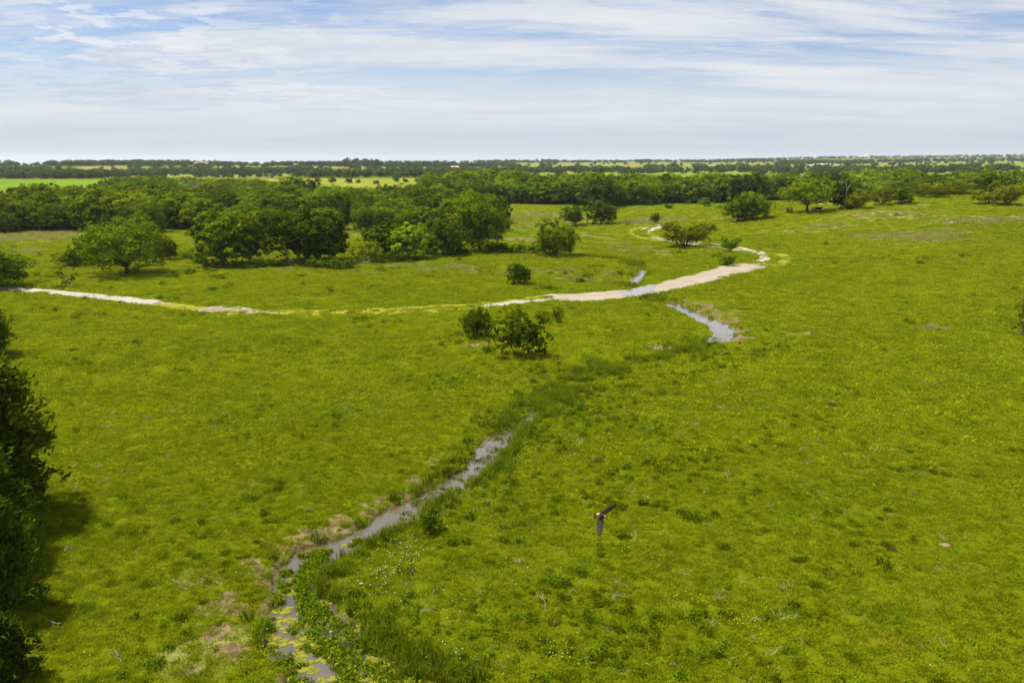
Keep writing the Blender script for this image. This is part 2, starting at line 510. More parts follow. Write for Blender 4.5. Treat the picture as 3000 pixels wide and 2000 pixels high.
M = {}
M['ground'] = ground_mat()
M['crop'] = field_mat('green crop', (.070, .130, .006), (.100, .160, .010), .02)
M['hay'] = field_mat('dry hay field', (.110, .118, .022), (.165, .158, .046), .02)
M['hayg'] = field_mat('pale meadow', (.105, .135, .010), (.165, .168, .032), .03)
M['leaf_dark'] = leaf_mat('dark leaves', (.014, .030, .001), (.090, .135, .003))
M['leaf_mid'] = leaf_mat('mid green leaves', (.024, .048, .001), (.135, .185, .003))
M['leaf_yel'] = leaf_mat('yellow green leaves', (.065, .088, .002), (.185, .210, .005), .38)
M['leaf_bright'] = leaf_mat('bright young leaves', (.045, .092, .002), (.170, .235, .004), .38)
M['leaf_cedar'] = leaf_mat('cedar sprays', (.015, .030, .002), (.100, .138, .007), .12)
M['leaf_far'] = leaf_mat('far leaves', (.020, .044, .005), (.085, .125, .012), .25, own=.3)
M['leaf_weed'] = leaf_mat('weed leaves', (.038, .066, .001), (.112, .160, .003), .3)
M['leaf_reed'] = leaf_mat('reed blades', (.055, .095, .004), (.130, .170, .007), .4)
M['blade'] = blade_mat('grass blades', 1.36)
M['blade_far'] = blade_mat('grass blades farther off', 1.42)
M['seed'] = blade_mat('dry seed stalks', 1.1, (.27, .235, .105), .7)
M['bark'] = simple('bark', (.095, .078, .060), .95, .4, 6, .6)
M['bark_dark'] = simple('dark bark', (.045, .036, .028), .95, .4, 6, .6)
M['dead'] = simple('weathered dead wood', (.30, .27, .24), .9, .3, 8, .3)
M['deadg'] = simple('grey dead twigs', (.17, .15, .13), .9, .3, 8)
M['straw'] = simple('bleached stalks', (.27, .25, .17), .9, .25, 20)
M['white_fl'] = simple('white petals', (.62, .60, .58), .8, .06, 20)
M['yellow_fl'] = simple('yellow petals', (.46, .39, .02), .8, .15, 20)
M['algae'] = simple('yellow algae mat', (.115, .112, .003), .8, .45, 5, .2)

# ------------------------------------------------------------------ the ground sheet
fr = math.radians(40)
ang = np.r_[np.arange(-fr, fr, math.radians(.135)), np.linspace(fr, 2 * math.pi - fr, 60)[:-1]]
rad = [.5, 4, 9, 14, 18, 21]
r = 21.
while r < 14000:
    r += max(.09, min(r * r * 1.0e-4, 2.6 if r < 520 else (7 if r < 1150 else r * .012)))
    rad.append(r)
rad = np.array(rad)
A, R = np.meshgrid(ang, rad)
X, Y = (R * np.sin(A)).ravel(), (R * np.cos(A)).ravel()
Z, D_, W_, K_, S_ = full_h(X, Y)
na, nr = len(ang), len(rad)
i0 = (np.arange(nr - 1)[:, None] * na + np.arange(na)[None, :])
i1 = (np.arange(nr - 1)[:, None] * na + (np.arange(na)[None, :] + 1) % na)
quads = np.stack([i0, i1, i1 + na, i0 + na], -1).reshape(-1, 4)[:, ::-1]
dry, dirt, track = masks(X, Y)
m = D_ < 11
bankdirt = np.zeros(len(X))
inch = np.clip((W_[m] * 1.15 - D_[m]) * 3, 0, 1) * (K_[m] > .6)
bankdirt[m] = np.maximum(inch, np.where(S_[m] > 0, 1, .4) * np.exp(-((D_[m] - W_[m] - .25) / .55) ** 2) * sstep(.42, .62, vnoise(X[m], Y[m], .9, 12)) * (K_[m] > .6))
dirt = np.maximum(dirt, bankdirt)
cover = np.stack([dry, dirt, track, np.ones(len(X))], 1)
# far fields are separate sheets cut out of the same grid
qx, qy = X[quads].mean(1), Y[quads].mean(1)
qz = Z[quads].mean(1)
qpx, _ = px_of(qx, np.maximum(qy, 5), qz)
front = qy > 500


def inq(p0n, p1n, p0f, p1f, d0, d1, wob=0):
    t = np.clip((qy - d0) / (d1 - d0), 0, 1)
    lo, hi = p0n + (p0f - p0n) * t, p1n + (p1f - p1n) * t
    return front & (qpx > lo) & (qpx < hi) & (qy > d0 + wob * np.sin(qx * .013)) & (qy < d1 + wob * np.sin(qx * .011 + 1))


crop = inq(-900, 360, -900, 420, 545, 935) | inq(1540, 2260, 1600, 2240, 1085, 1225, 8) | inq(2560, 3000, 2640, 3100, 880, 1080) \
    | inq(2700, 3300, 2760, 3300, 1850, 2150, 15) | inq(2620, 2900, 2640, 2960, 1250, 1330, 6)
hay = inq(170, 430, 250, 440, 1380, 1740, 12) | inq(360, 840, 380, 850, 1010, 1215, 8) | inq(1440, 3300, 1460, 3300, 1500, 3300, 20) & ~crop | inq(600, 1440, 560, 1440, 1560, 1850, 10)
hayg = (inq(780, 1350, 760, 1300, 610, 955, 10) | inq(1350, 3300, 1350, 3300, 930, 1500, 12)) & ~crop & ~hay
sheet = np.zeros(len(quads), int)
sheet[hayg], sheet[hay], sheet[crop] = 1, 2, 3
V3 = np.stack([X, Y, Z], 1)
for k, (nm, mt) in enumerate((('pasture', 'ground'), ('meadow', 'hayg'), ('hay_field', 'hay'), ('crop_field', 'crop'))):
    q = quads[sheet == k]
    u, invq = np.unique(q, return_inverse=True)
    me = mesh_np(nm, V3[u], invq.reshape(-1, 4), None, M[mt], smooth=True)
    if k == 0:
        col_attr(me, 'cover', cover[u])
    tag(link(nm, me), kind='structure')

# ------------------------------------------------------------------ water
def water_mat(name, colr, rough=.06):
    m, n = new_mat(name)
    pos = n.add('ShaderNodeNewGeometry').outputs['Position']
    f = n.noise(pos, .8, 4, .6)
    c = n.mix(n.smooth(f, .35, .7), colr, tuple(v * 1.35 for v in colr))
    sh = n.add('ShaderNodeAttribute', attribute_name='shallow').outputs['Fac']
    f2 = n.noise(pos, 2.2, 4, .6)
    c = n.mix(n.smooth(n.math('ADD', sh, n.math('MULTIPLY', n.math('SUBTRACT', f2, .5), .9)), .35, .75), c, (.062, .046, .016, 1))
    b = n.add('ShaderNodeBsdfPrincipled', {'Base Color': c, 'Roughness': rough, 'IOR': 1.33, 'Specular IOR Level': 1.0, 'Coat Weight': .6, 'Coat Roughness': .02, 'Coat IOR': 1.4})
    n.l.new(n.add('ShaderNodeBump', {'Strength': .06, 'Distance': .02, 'Height': n.noise(pos, 4, 3, .6)}).outputs[0], b.inputs['Normal'])
    n.add('ShaderNodeOutputMaterial', {0: b.outputs[0]})
    return m


M['water'] = water_mat('muddy creek water', (.060, .050, .038), .02)
M['puddle'] = water_mat('puddle water', (.10, .088, .07), .02)


def creek_strip(s0, s1):
    c = cl[s0:s1:2]
    mg = np.interp(c[:, 1:2], [60, 82], [.75, .6])
    t = np.gradient(c[:, :2], axis=0)
    t /= np.linalg.norm(t, axis=1)[:, None] + 1e-9
    nrm = np.stack([-t[:, 1], t[:, 0]], 1)
    rows_ = []
    fs = np.array([-1, -.75, -.45, -.15, .15, .45, .75, 1])
    for f_ in fs:
        p_ = c[:, :2] + nrm * (c[:, 2:3] + mg) * f_
        rows_.append(np.c_[p_, water_level(c[:, 1])])
    V, k = np.concatenate(rows_), len(c)
    sh = np.concatenate([np.full(k, v_) for v_ in (1, .5, .08, 0, .1, .45, .9, 1)])
    i = np.arange(k - 1)
    return V, np.concatenate([np.stack([i + a_ * k, i + a_ * k + k, i + a_ * k + k + 1, i + a_ * k + 1], 1) for a_ in range(len(fs) - 1)]), sh


V_, F_, sh_ = creek_strip(0, len(cl))
me = mesh_np('creek_water', V_, F_, None, M['water'])
col_attr(me, 'shallow', np.stack([sh_] * 3 + [np.ones(len(sh_))], 1))
tag(link('creek_water', me), kind='structure')

# ------------------------------------------------------------------ gravel roads and patches
def road_mat(name, ca, cb, spot):
    m, n = new_mat(name)
    pos = n.add('ShaderNodeNewGeometry').outputs['Position']
    f1, f2, f3 = n.noise(pos, .35, 4, .6), n.noise(pos, 2.2, 5, .65), n.noise(pos, 14, 3, .6)
    c = n.mix(n.smooth(n.math('ADD', n.math('MULTIPLY', f1, .6), n.math('MULTIPLY', f2, .4)), .36, .64), ca, cb)
    c = n.mix(n.smooth(f2, .6, .75, 0, .7), c, spot)
    c = n.mix(n.smooth(f3, .35, .7, 0, .25), c, tuple(v * .7 for v in ca))
    b = n.add('ShaderNodeBsdfPrincipled', {'Base Color': c, 'Roughness': .95, 'Specular IOR Level': .1})
    n.l.new(n.add('ShaderNodeBump', {'Strength': .5, 'Distance': .06, 'Height': f2}).outputs[0], b.inputs['Normal'])
    n.add('ShaderNodeOutputMaterial', {0: b.outputs[0]})
    return m


M['gravel'] = road_mat('pale limestone gravel', (.215, .198, .165), (.285, .268, .232), (.15, .135, .09))
M['caliche'] = road_mat('pinkish packed gravel', (.195, .160, .122), (.255, .215, .172), (.16, .13, .088))
M['bare'] = road_mat('bare stony earth', (.135, .105, .068), (.25, .215, .165), (.10, .10, .02))
THIN, ROADS = [], []          # outlines, so that grass keeps off them


def drape(name, top, bot, mat, lift=.035, rag=.35, thr=None, seed=0, kind='structure', cell=.35):
    """a sheet laid over the ground between two edges given in the photograph; ragged edges, holes where thr is set"""
    a, b = polyline_px(top, .1), polyline_px(bot, .1)
    L = max(len(a), len(b)) * .1
    n = int(min(max(L / cell, 6), 500))
    a = a[np.linspace(0, len(a) - 1, n).astype(int)]
    b = b[np.linspace(0, len(b) - 1, n).astype(int)]
    wdt = np.linalg.norm(a - b, axis=1)
    mm = int(np.clip(np.median(wdt) / cell, 4, 40))
    dirv = (a - b) / (wdt[:, None] + 1e-6)
    ra = (vnoise(a[:, 0], a[:, 1], .5, seed + 1) + vnoise(a[:, 0], a[:, 1], 1.7, seed + 2) - 1) * rag
    rb = (vnoise(b[:, 0], b[:, 1], .5, seed + 3) + vnoise(b[:, 0], b[:, 1], 1.7, seed + 4) - 1) * rag
    a, b = a + dirv * ra[:, None], b - dirv * rb[:, None]
    f = np.linspace(0, 1, mm)[None, :, None]
    P = (a[:, None] * (1 - f) + b[:, None] * f).reshape(-1, 2)
    z = base_h(P[:, 0], P[:, 1]) + lift
    i = (np.arange(n - 1)[:, None] * mm + np.arange(mm - 1)[None, :]).ravel()
    F = np.stack([i, i + mm, i + mm + 1, i + 1], 1)
    if thr is not None:
        cx, cy = P[F, 0].mean(1), P[F, 1].mean(1)
        edge = np.abs((np.arange(len(F)) % (mm - 1)) / (mm - 2 + 1e-9) - .5) * 2
        v = vnoise(cx, cy, .45, seed + 7) * .6 + vnoise(cx, cy, 1.6, seed + 8) * .4 - edge ** 3 * .22
        F = F[v > thr]
    fc = P[F].mean(1) if len(F) else np.zeros((0, 2))
    ROADS.append(fc)
    if name == 'rocky_track':
        THIN.append(fc)
    u, q = np.unique(F, return_inverse=True)
    o = link(name, mesh_np(name, np.c_[P, z][u], q.reshape(-1, 4), None, mat, smooth=True))
    return tag(o, kind=kind)


drape('gravel_road', [(-160, 828), (0, 838), (120, 846), (260, 859), (400, 872), (470, 880)], [(-160, 842), (0, 850), (120, 859), (260, 874), (360, 887), (440, 893)], M['gravel'], rag=.5, seed=1)
drape('gravel_road', [(400, 876), (520, 888)], [(400, 894), (520, 892)], M['bare'], lift=.03, rag=.7, thr=.46, seed=11, cell=.25)
drape('bare_patch', [(556, 909), (600, 900), (660, 893), (740, 905)], [(575, 914), (620, 915), (680, 914), (750, 913)], M['bare'], rag=.7, thr=.3, seed=2, cell=.2)
drape('gravel_strip', [(700, 910), (760, 911), (832, 917)], [(700, 915), (760, 917), (832, 920)], M['gravel'], rag=.3, thr=.38, seed=3, cell=.2)
drape('gravel_road', [(1418, 893), (1450, 889), (1500, 882), (1560, 878), (1612, 874)], [(1418, 900), (1460, 897), (1500, 893), (1560, 886), (1620, 879)], M['gravel'], rag=.4, seed=4, cell=.2)
drape('gravel_crossing', [(1583, 862), (1680, 860), (1760, 854), (1820, 851), (1880, 842), (1910, 833), (1990, 814), (2060, 796), (2125, 776), (2180, 772)],
      [(1632, 881), (1700, 883), (1770, 879), (1830, 874), (1900, 863), (1960, 853), (2030, 838), (2110, 818), (2190, 797), (2256, 782)], M['caliche'], rag=.7, seed=5)
drape('rocky_track', [(2185, 774), (2215, 758), (2225, 748), (2190, 740), (2170, 733)], [(2245, 776), (2252, 762), (2256, 748), (2245, 738), (2190, 728)], M['gravel'], rag=.5, thr=.34, seed=6, cell=.3)
drape('rocky_track', [(2172, 734), (2090, 722), (2010, 711), (1940, 702)], [(2175, 738), (2090, 727), (2010, 715), (1940, 705)], M['gravel'], rag=.3, thr=.40, seed=7, cell=.25)
drape('rocky_track', [(2190, 728), (2110, 716), (2030, 706)], [(2190, 732), (2110, 719), (2030, 709)], M['gravel'], rag=.3, thr=.42, seed=8, cell=.25)
drape('rocky_track', [(1896, 675), (1915, 666), (1960, 657)], [(1900, 680), (1928, 671), (1960, 661)], M['gravel'], rag=.3, thr=.25, seed=9, cell=.25)
drape('rocky_track', [(1875, 672), (1900, 662), (1945, 655)], [(1878, 675), (1905, 665), (1945, 657)], M['gravel'], rag=.3, thr=.42, seed=10, cell=.25)
drape('rocky_track', [(1905, 693), (1945, 700)], [(1905, 697), (1945, 704)], M['gravel'], rag=.3, thr=.45, seed=12, cell=.25)
drape('gravel_road', [(2395, 597.3), (2445, 596.5)], [(2395, 599.3), (2445, 598.3)], M['gravel'], rag=.3, seed=13, cell=.6)
tag(drape('puddle', [(1812, 851), (1850, 845), (1890, 838), (1922, 836)], [(1825, 868), (1850, 870), (1885, 866), (1915, 852)], M['puddle'], lift=.055, rag=.5, seed=14, cell=.3), kind='structure')
ROADS = np.concatenate(ROADS)
THIN = np.concatenate(THIN)
RO_ = np.concatenate([THIN + np.array([a_, b_]) * .5 for a_ in (-1, 0, 1) for b_ in (-2, -1, 0)])
RO_ = np.concatenate([ROADS, RO_[RO_[:, 1] > 95]])
RGRID = set(map(tuple, np.unique(np.floor(RO_ / .5).astype(int), axis=0)))


def on_road(x, y):
    k = np.floor(np.stack([x, y], 1) / .5).astype(int)
    return np.array([tuple(v) in RGRID for v in k.tolist()], bool)


# ------------------------------------------------------------------ plant builders
class Geo:
    """collects triangles and quads with a tone per vertex and a material index per face"""
    def __init__(s):
        s.V, s.Q, s.T, s.tone, s.qm, s.tm, s.n = [], [], [], [], [], [], 0

    def quads(s, P, tone, mi=0):
        """P: Nx4x3"""
        k = len(P)
        s.V.append(P.reshape(-1, 3))
        s.Q.append(np.arange(k * 4).reshape(k, 4) + s.n)
        s.tone.append(np.repeat(np.broadcast_to(tone, (k,)), 4))
        s.qm.append(np.full(k, mi))
        s.n += k * 4

    def tris(s, P, tone, mi=0):
        k = len(P)
        s.V.append(P.reshape(-1, 3))
        s.T.append(np.arange(k * 3).reshape(k, 3) + s.n)
        s.tone.append(np.repeat(np.broadcast_to(tone, (k,)), 3))
        s.tm.append(np.full(k, mi))
        s.n += k * 3

    def tube(s, pts, rads, sides=6, mi=0, tone=.5):
        pts = np.asarray(pts, float)
        t = np.gradient(pts, axis=0)
        t /= np.linalg.norm(t, axis=1)[:, None] + 1e-9
        ref = np.where(np.abs(t[:, 2:3]) > .9, np.array([[1., 0, 0]]), np.array([[0, 0, 1.]]))
        a = np.cross(t, ref)
        a /= np.linalg.norm(a, axis=1)[:, None] + 1e-9
        b = np.cross(t, a)
        th = np.linspace(0, 2 * np.pi, sides, endpoint=False)
        ring = pts[:, None] + np.asarray(rads)[:, None, None] * (a[:, None] * np.cos(th)[None, :, None] + b[:, None] * np.sin(th)[None, :, None])
        k = len(pts)
        s.V.append(ring.reshape(-1, 3))
        i = (np.arange(k - 1)[:, None] * sides + np.arange(sides)[None, :])
        j = (np.arange(k - 1)[:, None] * sides + (np.arange(sides)[None, :] + 1) % sides)
        q = np.stack([i, j, j + sides, i + sides], -1).reshape(-1, 4) + s.n
        s.Q.append(q)
        s.qm.append(np.full(len(q), mi))
        s.tone.append(np.full(k * sides, tone))
        s.n += k * sides

    def mesh(s, name, mats, smooth=False):
        V = np.concatenate(s.V)
        Q = np.concatenate(s.Q) if s.Q else None
        T = np.concatenate(s.T) if s.T else None
        me = mesh_np(name, V, Q, T, mats=mats, mi=np.concatenate(s.qm + s.tm), smooth=smooth)
        a = me.attributes.new('tone', 'FLOAT', 'POINT')
        a.data.foreach_set('value', np.concatenate(s.tone).astype(np.float32))
        return me


def unit(v):
    return v / (np.linalg.norm(v, axis=-1, keepdims=True) + 1e-9)


def rdirs(n, zmin=-1.0):
    z = rng.uniform(zmin, 1, n)
    a = rng.uniform(0, 2 * np.pi, n)
    r_ = np.sqrt(1 - z * z)
    return np.stack([r_ * np.cos(a), r_ * np.sin(a), z], 1)


def leaf_quads(g, cen, nrm, size, tone, asp=.6, mi=0):
    n = len(cen)
    a = unit(np.cross(nrm, rdirs(n)))
    b = np.cross(nrm, a)
    s = np.broadcast_to(size, (n,))[:, None]
    g.quads(np.stack([cen - a * s, cen - b * s * asp, cen + a * s, cen + b * s * asp], 1), tone, mi)


def clumps(g, cen, rad_, per, size, out, mi=0, flat=.75, jit=.7):
    """leaf clumps: points round each centre, leaves facing outwards and up"""
    n = len(cen)
    c = np.repeat(cen, per, 0)
    o = np.repeat(out, per, 0)
    d = unit(rdirs(n * per) + o * .55 + np.array([0, 0, .25]))
    rr = np.repeat(np.broadcast_to(rad_, (n,)), per)[:, None]
    p = c + d * rr * rng.uniform(.35, 1.08, (n * per, 1)) * np.array([1, 1, flat])
    nr_ = unit(d * .45 + o * .75 + np.array([0, 0, .35]) + rng.normal(0, jit, (n * per, 3)) * .42)
    ct = rng.uniform(0, .45, n) + rng.uniform(0, .25) * (np.sin(np.arange(n) / 13.0 * 2.1) > 0)
    tone = np.clip(np.repeat(ct, per) + rng.uniform(0, .45, n * per), 0, 1)
    leaf_quads(g, p, nr_, size * rng.uniform(.65, 1.3, n * per), tone, rng.uniform(.45, .75, (n * per, 1)), mi)


def bend(a, b, k=5, amp=.08):
    a, b = np.asarray(a, float), np.asarray(b, float)
    t = np.linspace(0, 1, k)[:, None]
    L = np.linalg.norm(b - a)
    w = rng.normal(0, amp * L, (k, 3)) * np.sin(t * np.pi)
    return a + (b - a) * t + w


def build_broadleaf(h, rad_, lobes=11, cl_per=13, per=20, size=.30, base=.22, clr=.95, stems=1, flat=.8, trunk_r=None, top=.5):
    """dense round crowned tree: trunk with limbs into lobes of leaf clumps. Returns (trunk Geo, crown Geo)"""
    tg, cg = Geo(), Geo()
    tr = trunk_r or h * .03
    ch = h * (1 - base)
    fork = np.array([rng.normal(0, .2), rng.normal(0, .2), h * max(base, .12) * 1.05])
    if stems == 1:
        tg.tube(bend((0, 0, -.3), fork, 5, .03), np.linspace(tr * 1.35, tr * .9, 5), 7)
    allc, allo, allr = [], [], []
    for i in range(lobes):
        f = (i + .5) / lobes
        zz = 1 - 2 * f * top - rng.uniform(0, .12)
        a = i * 2.399 + rng.uniform(-.4, .4)
        rr = math.sqrt(max(0, 1 - zz * zz)) if zz > 0 else max(math.sqrt(max(0, 1 - zz * zz)), .86)
        lr = rad_ * rng.uniform(.36, .52)
        q = rng.uniform(.55, .80)
        c = np.array([math.cos(a) * rr * rad_ * q, math.sin(a) * rr * rad_ * q, h * base + ch * .46 + zz * ch * .5 * q * .98])
        c[2] = max(c[2], h * base * .8 + lr * flat * .8)
        src = fork if stems == 1 else np.array([rng.normal(0, rad_ * .06), rng.normal(0, rad_ * .06), -.2])
        pp = bend(src, c + np.array([0, 0, lr * .2]), 6, .06)
        tg.tube(pp, np.linspace(tr * (.55 if stems == 1 else .6), tr * .1, 6), 5)
        for _ in range(2):
            e = c + rdirs(1)[0] * lr * .8
            tg.tube(bend(pp[4], e, 4, .08), np.linspace(tr * .16, tr * .05, 4), 4)
        d = rdirs(cl_per, -.75)
        allc.append(c + d * lr * np.array([1, 1, flat]) * rng.uniform(.72, 1.12, (cl_per, 1)))
        allo.append(d)
        allr.append(np.full(cl_per, lr * .42 * clr) * rng.uniform(.7, 1.25, cl_per))
    # a few clumps inside so that the crown is not hollow
    k = lobes * 2
    d = rdirs(k)
    allc.append(d * np.array([rad_, rad_, ch * .5]) * rng.uniform(.1, .6, (k, 1)) + np.array([0, 0, h * base + ch * .48]))
    allo.append(d)
    allr.append(np.full(k, rad_ * .22))
    clumps(cg, np.concatenate(allc), np.concatenate(allr), per, size, np.concatenate(allo))
    return tg, cg


def build_mesquite(h, rad_, stems=6, size=.13, per=26, ncl=150, open_=.35):
    """airy spreading tree: several leaning stems that fork into feathery sprays"""
    tg, cg = Geo(), Geo()
    tips = []
    for i in range(stems):
        a = i * 2 * math.pi / stems + rng.uniform(-.4, .4)
        lean = rng.uniform(.25, .75)
        e = np.array([math.cos(a) * rad_ * lean, math.sin(a) * rad_ * lean, h * rng.uniform(.5, .7)])
        p = bend((rng.normal(0, .15), rng.normal(0, .15), -.2), e, 7, .05)
        p[:, 2] += np.sin(np.linspace(0, np.pi, 7)) * h * -.05
        tg.tube(p, np.linspace(h * .022, h * .008, 7), 5)
        for j in range(6):
            k = rng.integers(2, 7)
            a2 = a + rng.uniform(-1.3, 1.3)
            q = p[k] + np.array([math.cos(a2), math.sin(a2), 0]) * rad_ * rng.uniform(.15, .5) + np.array([0, 0, h * rng.uniform(.05, .34)])
            q[:2] *= min(1, rad_ * 1.05 / (np.hypot(*q[:2]) + 1e-6))
            q[2] = min(q[2], h)
            pp = bend(p[k], q, 5, .08)
            tg.tube(pp, np.linspace(h * .008, h * .0025, 5), 4)
            tips += [pp[2], pp[3], pp[4], pp[4]]
    tips = np.array(tips)
    c = tips[rng.integers(0, len(tips), ncl)] + rng.normal(0, rad_ * .1, (ncl, 3)) * np.array([1, 1, .7])
    o = unit(c - np.array([0, 0, h * .4]))
    c[:, 2] = np.clip(c[:, 2], h * .14, h * 1.02)
    clumps(cg, c, rad_ * .13 * rng.uniform(.7, 1.3, ncl), per, size, o, jit=1.0)
    return tg, cg


def build_cedar(h, rad_, ncl=420, per=26, size=.16, open_=1.0):
    """juniper: dark upright trunk and short boughs of pointed upswept sprays"""
    tg, cg = Geo(), Geo()
    tg.tube(bend((0, 0, -.3), (rng.normal(0, .1), rng.normal(0, .1), h * .95), 8, .01), np.linspace(h * .022, h * .003, 8), 7)
    C_, O_ = [], []
    nb = int(ncl / 6)
    for i in range(nb):
        z = h * (.03 + .93 * (i / nb) ** 1.0)
        prof = (1 - z / h) ** .62 * (0.55 + .45 * min(1, z / h * 6))
        a = i * 2.399 + rng.uniform(-.5, .5)
        L = rad_ * prof * rng.choice([.62, .85, 1.02, 1.2, 1.42]) * rng.uniform(.85, 1.1)
        b0 = np.array([0, 0, z])
        e = np.array([math.cos(a) * L, math.sin(a) * L, z + L * rng.uniform(.1, .45)])
        p = bend(b0, e, 5, .05)
        tg.tube(p, np.linspace(h * .006 * (1.1 - z / h) + .008, .006, 5), 4)
        for t in np.linspace(.35, 1.0, 6):
            C_.append(b0 + (e - b0) * t + rng.normal(0, .10 * L + .05, 3))
            O_.append(unit(e - b0 + np.array([0, 0, L * .35])))
    c, o = np.array(C_), np.array(O_)
    n = len(c)
    cc, oo = np.repeat(c, per, 0), np.repeat(o, per, 0)
    d = unit(oo + rng.normal(0, .55, (n * per, 3)))
    p0 = cc + rng.normal(0, rad_ * .075, (n * per, 3))
    side = unit(np.cross(d, rdirs(n * per)))
    L = size * rng.uniform(.7, 1.7, (n * per, 1))
    w = L * .24
    tone = np.clip(np.repeat(rng.uniform(0, .55, n), per) + rng.uniform(0, .45, n * per), 0, 1)
    cg.quads(np.stack([p0 - d * L * .3, p0 + side * w + d * L * .25, p0 + d * L, p0 - side * w + d * L * .25], 1), tone)
    return tg, cg


def build_dead(h, rad_, n=8, thick=.03):
    tg = Geo()
    tg.tube(bend((0, 0, -.2), (rng.normal(0, .3), rng.normal(0, .3), h * .45), 5, .04), np.linspace(h * thick, h * thick * .6, 5), 6)
    for i in range(n):
        a = i * 2.399 + rng.uniform(-.4, .4)
        s_ = np.array([0, 0, h * rng.uniform(.25, .5)])
        e = np.array([math.cos(a) * rad_ * rng.uniform(.5, 1), math.sin(a) * rad_ * rng.uniform(.5, 1), h * rng.uniform(.65, 1)])
        p = bend(s_, e, 6, .09)
        tg.tube(p, np.linspace(h * thick * .45, h * thick * .1, 6), 5)
        for _ in range(4):
            k = rng.integers(2, 6)
            q = p[k] + rdirs(1, 0)[0] * rad_ * rng.uniform(.2, .45)
            tg.tube(bend(p[k], q, 4, .1), np.linspace(h * thick * .18, h * thick * .04, 4), 4)
    return tg


PROTO = {}


def proto(key, tc_, leaf, bark, h, r_):
    tg, cg = tc_
    PROTO[key] = dict(trunk=tg.mesh('trunk', [bark], True), crown=cg.mesh('crown', [leaf]), h=h, r=r_, g=(tg, cg))


for i in range(5):
    proto(f'broad{i}', build_broadleaf(10, 4.6, lobes=[14, 16, 13, 17, 15][i], size=.34, base=[.02, .08, .0, .05, .1][i], per=17, top=[.98, .92, .99, .96, .9][i]), M['leaf_dark'], M['bark'], 10, 4.6)
for i in range(2):
    proto(f'fine{i}', build_broadleaf(10, 5.2, lobes=21, cl_per=15, per=24, size=.24, base=.03, top=.97), M['leaf_dark'], M['bark'], 10, 5.2)
proto('cow', build_broadleaf(10, 7.2, lobes=19, cl_per=16, per=20, size=.27, base=.2, flat=.62, top=.78), M['leaf_dark'], M['bark_dark'], 10, 7.2)
proto('lone', build_broadleaf(10, 6.6, lobes=26, cl_per=17, per=24, size=.20, base=.13, flat=.8, top=.88, clr=1.0), M['leaf_mid'], M['bark_dark'], 10, 6.6)
for i in range(3):
    proto(f'airy{i}', build_mesquite(6.5, 5.2, stems=[7, 6, 8][i], size=.19, ncl=[270, 240, 310][i]), M['leaf_yel'], M['bark'], 6.5, 5.2)
for i in range(3):
    proto(f'shrub{i}', build_broadleaf(3, 1.9, lobes=9, cl_per=11, per=16, size=.12, base=.02, stems=5, top=.9, trunk_r=.05), M['leaf_mid'], M['bark_dark'], 3, 1.9)
proto('sapling', build_mesquite(3, 1.3, stems=4, size=.075, ncl=70, per=18), M['leaf_mid'], M['bark'], 3, 1.3)
proto('shrubby', build_mesquite(4.4, 2.9, stems=9, size=.085, ncl=330, per=30), M['leaf_dark'], M['bark_dark'], 4.4, 2.9)
proto('cedar0', build_cedar(9.2, 3.7, ncl=1000, per=20, size=.29), M['leaf_cedar'], M['bark'], 9.2, 3.7)
proto('cedar1', build_cedar(5.0, 1.9, ncl=560, per=20, size=.20), M['leaf_cedar'], M['bark'], 5.0, 1.9)


def tree(name, key, loc, h, w=None, label='', cat='tree', group=None, leaf=None, bark=None, rot=None, sink=0.0):
    """one plant: an Empty at the foot with trunk and crown as children"""
    p = PROTO[key]
    o = bpy.data.objects.new(name, None)
    C.objects.link(o)
    s = h / p['h']
    sw = (w / 2) / p['r'] if w else s
    o.location = (loc[0], loc[1], loc[2] - sink)
    o.scale = (sw, sw, s)
    o.rotation_euler = (0, 0, random.uniform(0, 6.28) if rot is None else rot)
    for k, mt in (('trunk', bark), ('crown', leaf)):
        c = bpy.data.objects.new(k, p[k])
        C.objects.link(c)
        c.parent = o
        if mt:
            c.material_slots[0].link = 'OBJECT'
            c.material_slots[0].material = M[mt]
    return tag(o, label, cat, group)


def tree_px(name, key, px, py, top, left, right, label, **kw):
    """a plant whose foot is seen at px,py, top row and left/right columns as in the photograph"""
    x, y, z = ground(px, py)
    cd = y * cp + (CAMH - z) * sp
    sl = math.tan(math.atan((1000 - top) / FPX) - PITCH)
    h = max(.4, CAMH + y * sl - z)
    w = (right - left) / FPX * cd
    return tree(name, key, (x, y, z), h, w, label, **kw)


# ------------------------------------------------------------------ plants that stand alone
T = tree_px
T('spreading_tree', 'lone', 370, 803, 640, 262, 486, 'broad spreading tree with a short dark forked trunk beside the white gravel road', rot=.6, leaf='leaf_mid')
T('small_tree', 'fine0', 492, 762, 690, 466, 522, 'narrow small tree just right of the broad spreading tree', leaf='leaf_mid')
T('shrub', 'shrub0', 200, 781, 735, 160, 245, 'low dark shrub at the left end of the thicket beside the spreading tree', cat='shrub', leaf='leaf_dark')
T('shrub', 'shrub1', 245, 779, 712, 205, 290, 'taller dark shrub in the middle of the thicket left of the spreading tree', cat='shrub', leaf='leaf_dark')
T('small_tree', 'broad1', 275, 768, 675, 235, 325, 'dark tree standing close behind the spreading tree on its left side', leaf='leaf_dark')
T('sapling', 'sapling', 198, 838, 778, 168, 222, 'thin sparse sapling just above the white gravel road', cat='sapling', leaf='leaf_mid')
T('edge_tree', 'fine1', -30, 842, 716, -130, 72, 'dark green tree at the left edge beside the white gravel road', leaf='leaf_dark')
T('round_tree', 'broad0', 655, 778, 612, 588, 745, 'large round tree with big bright leaf clumps left of the dark broad tree', leaf='leaf_mid')
T('round_tree', 'broad3', 735, 772, 606, 680, 815, 'tall tree wedged between the round bright tree and the dark broad tree', leaf='leaf_mid')
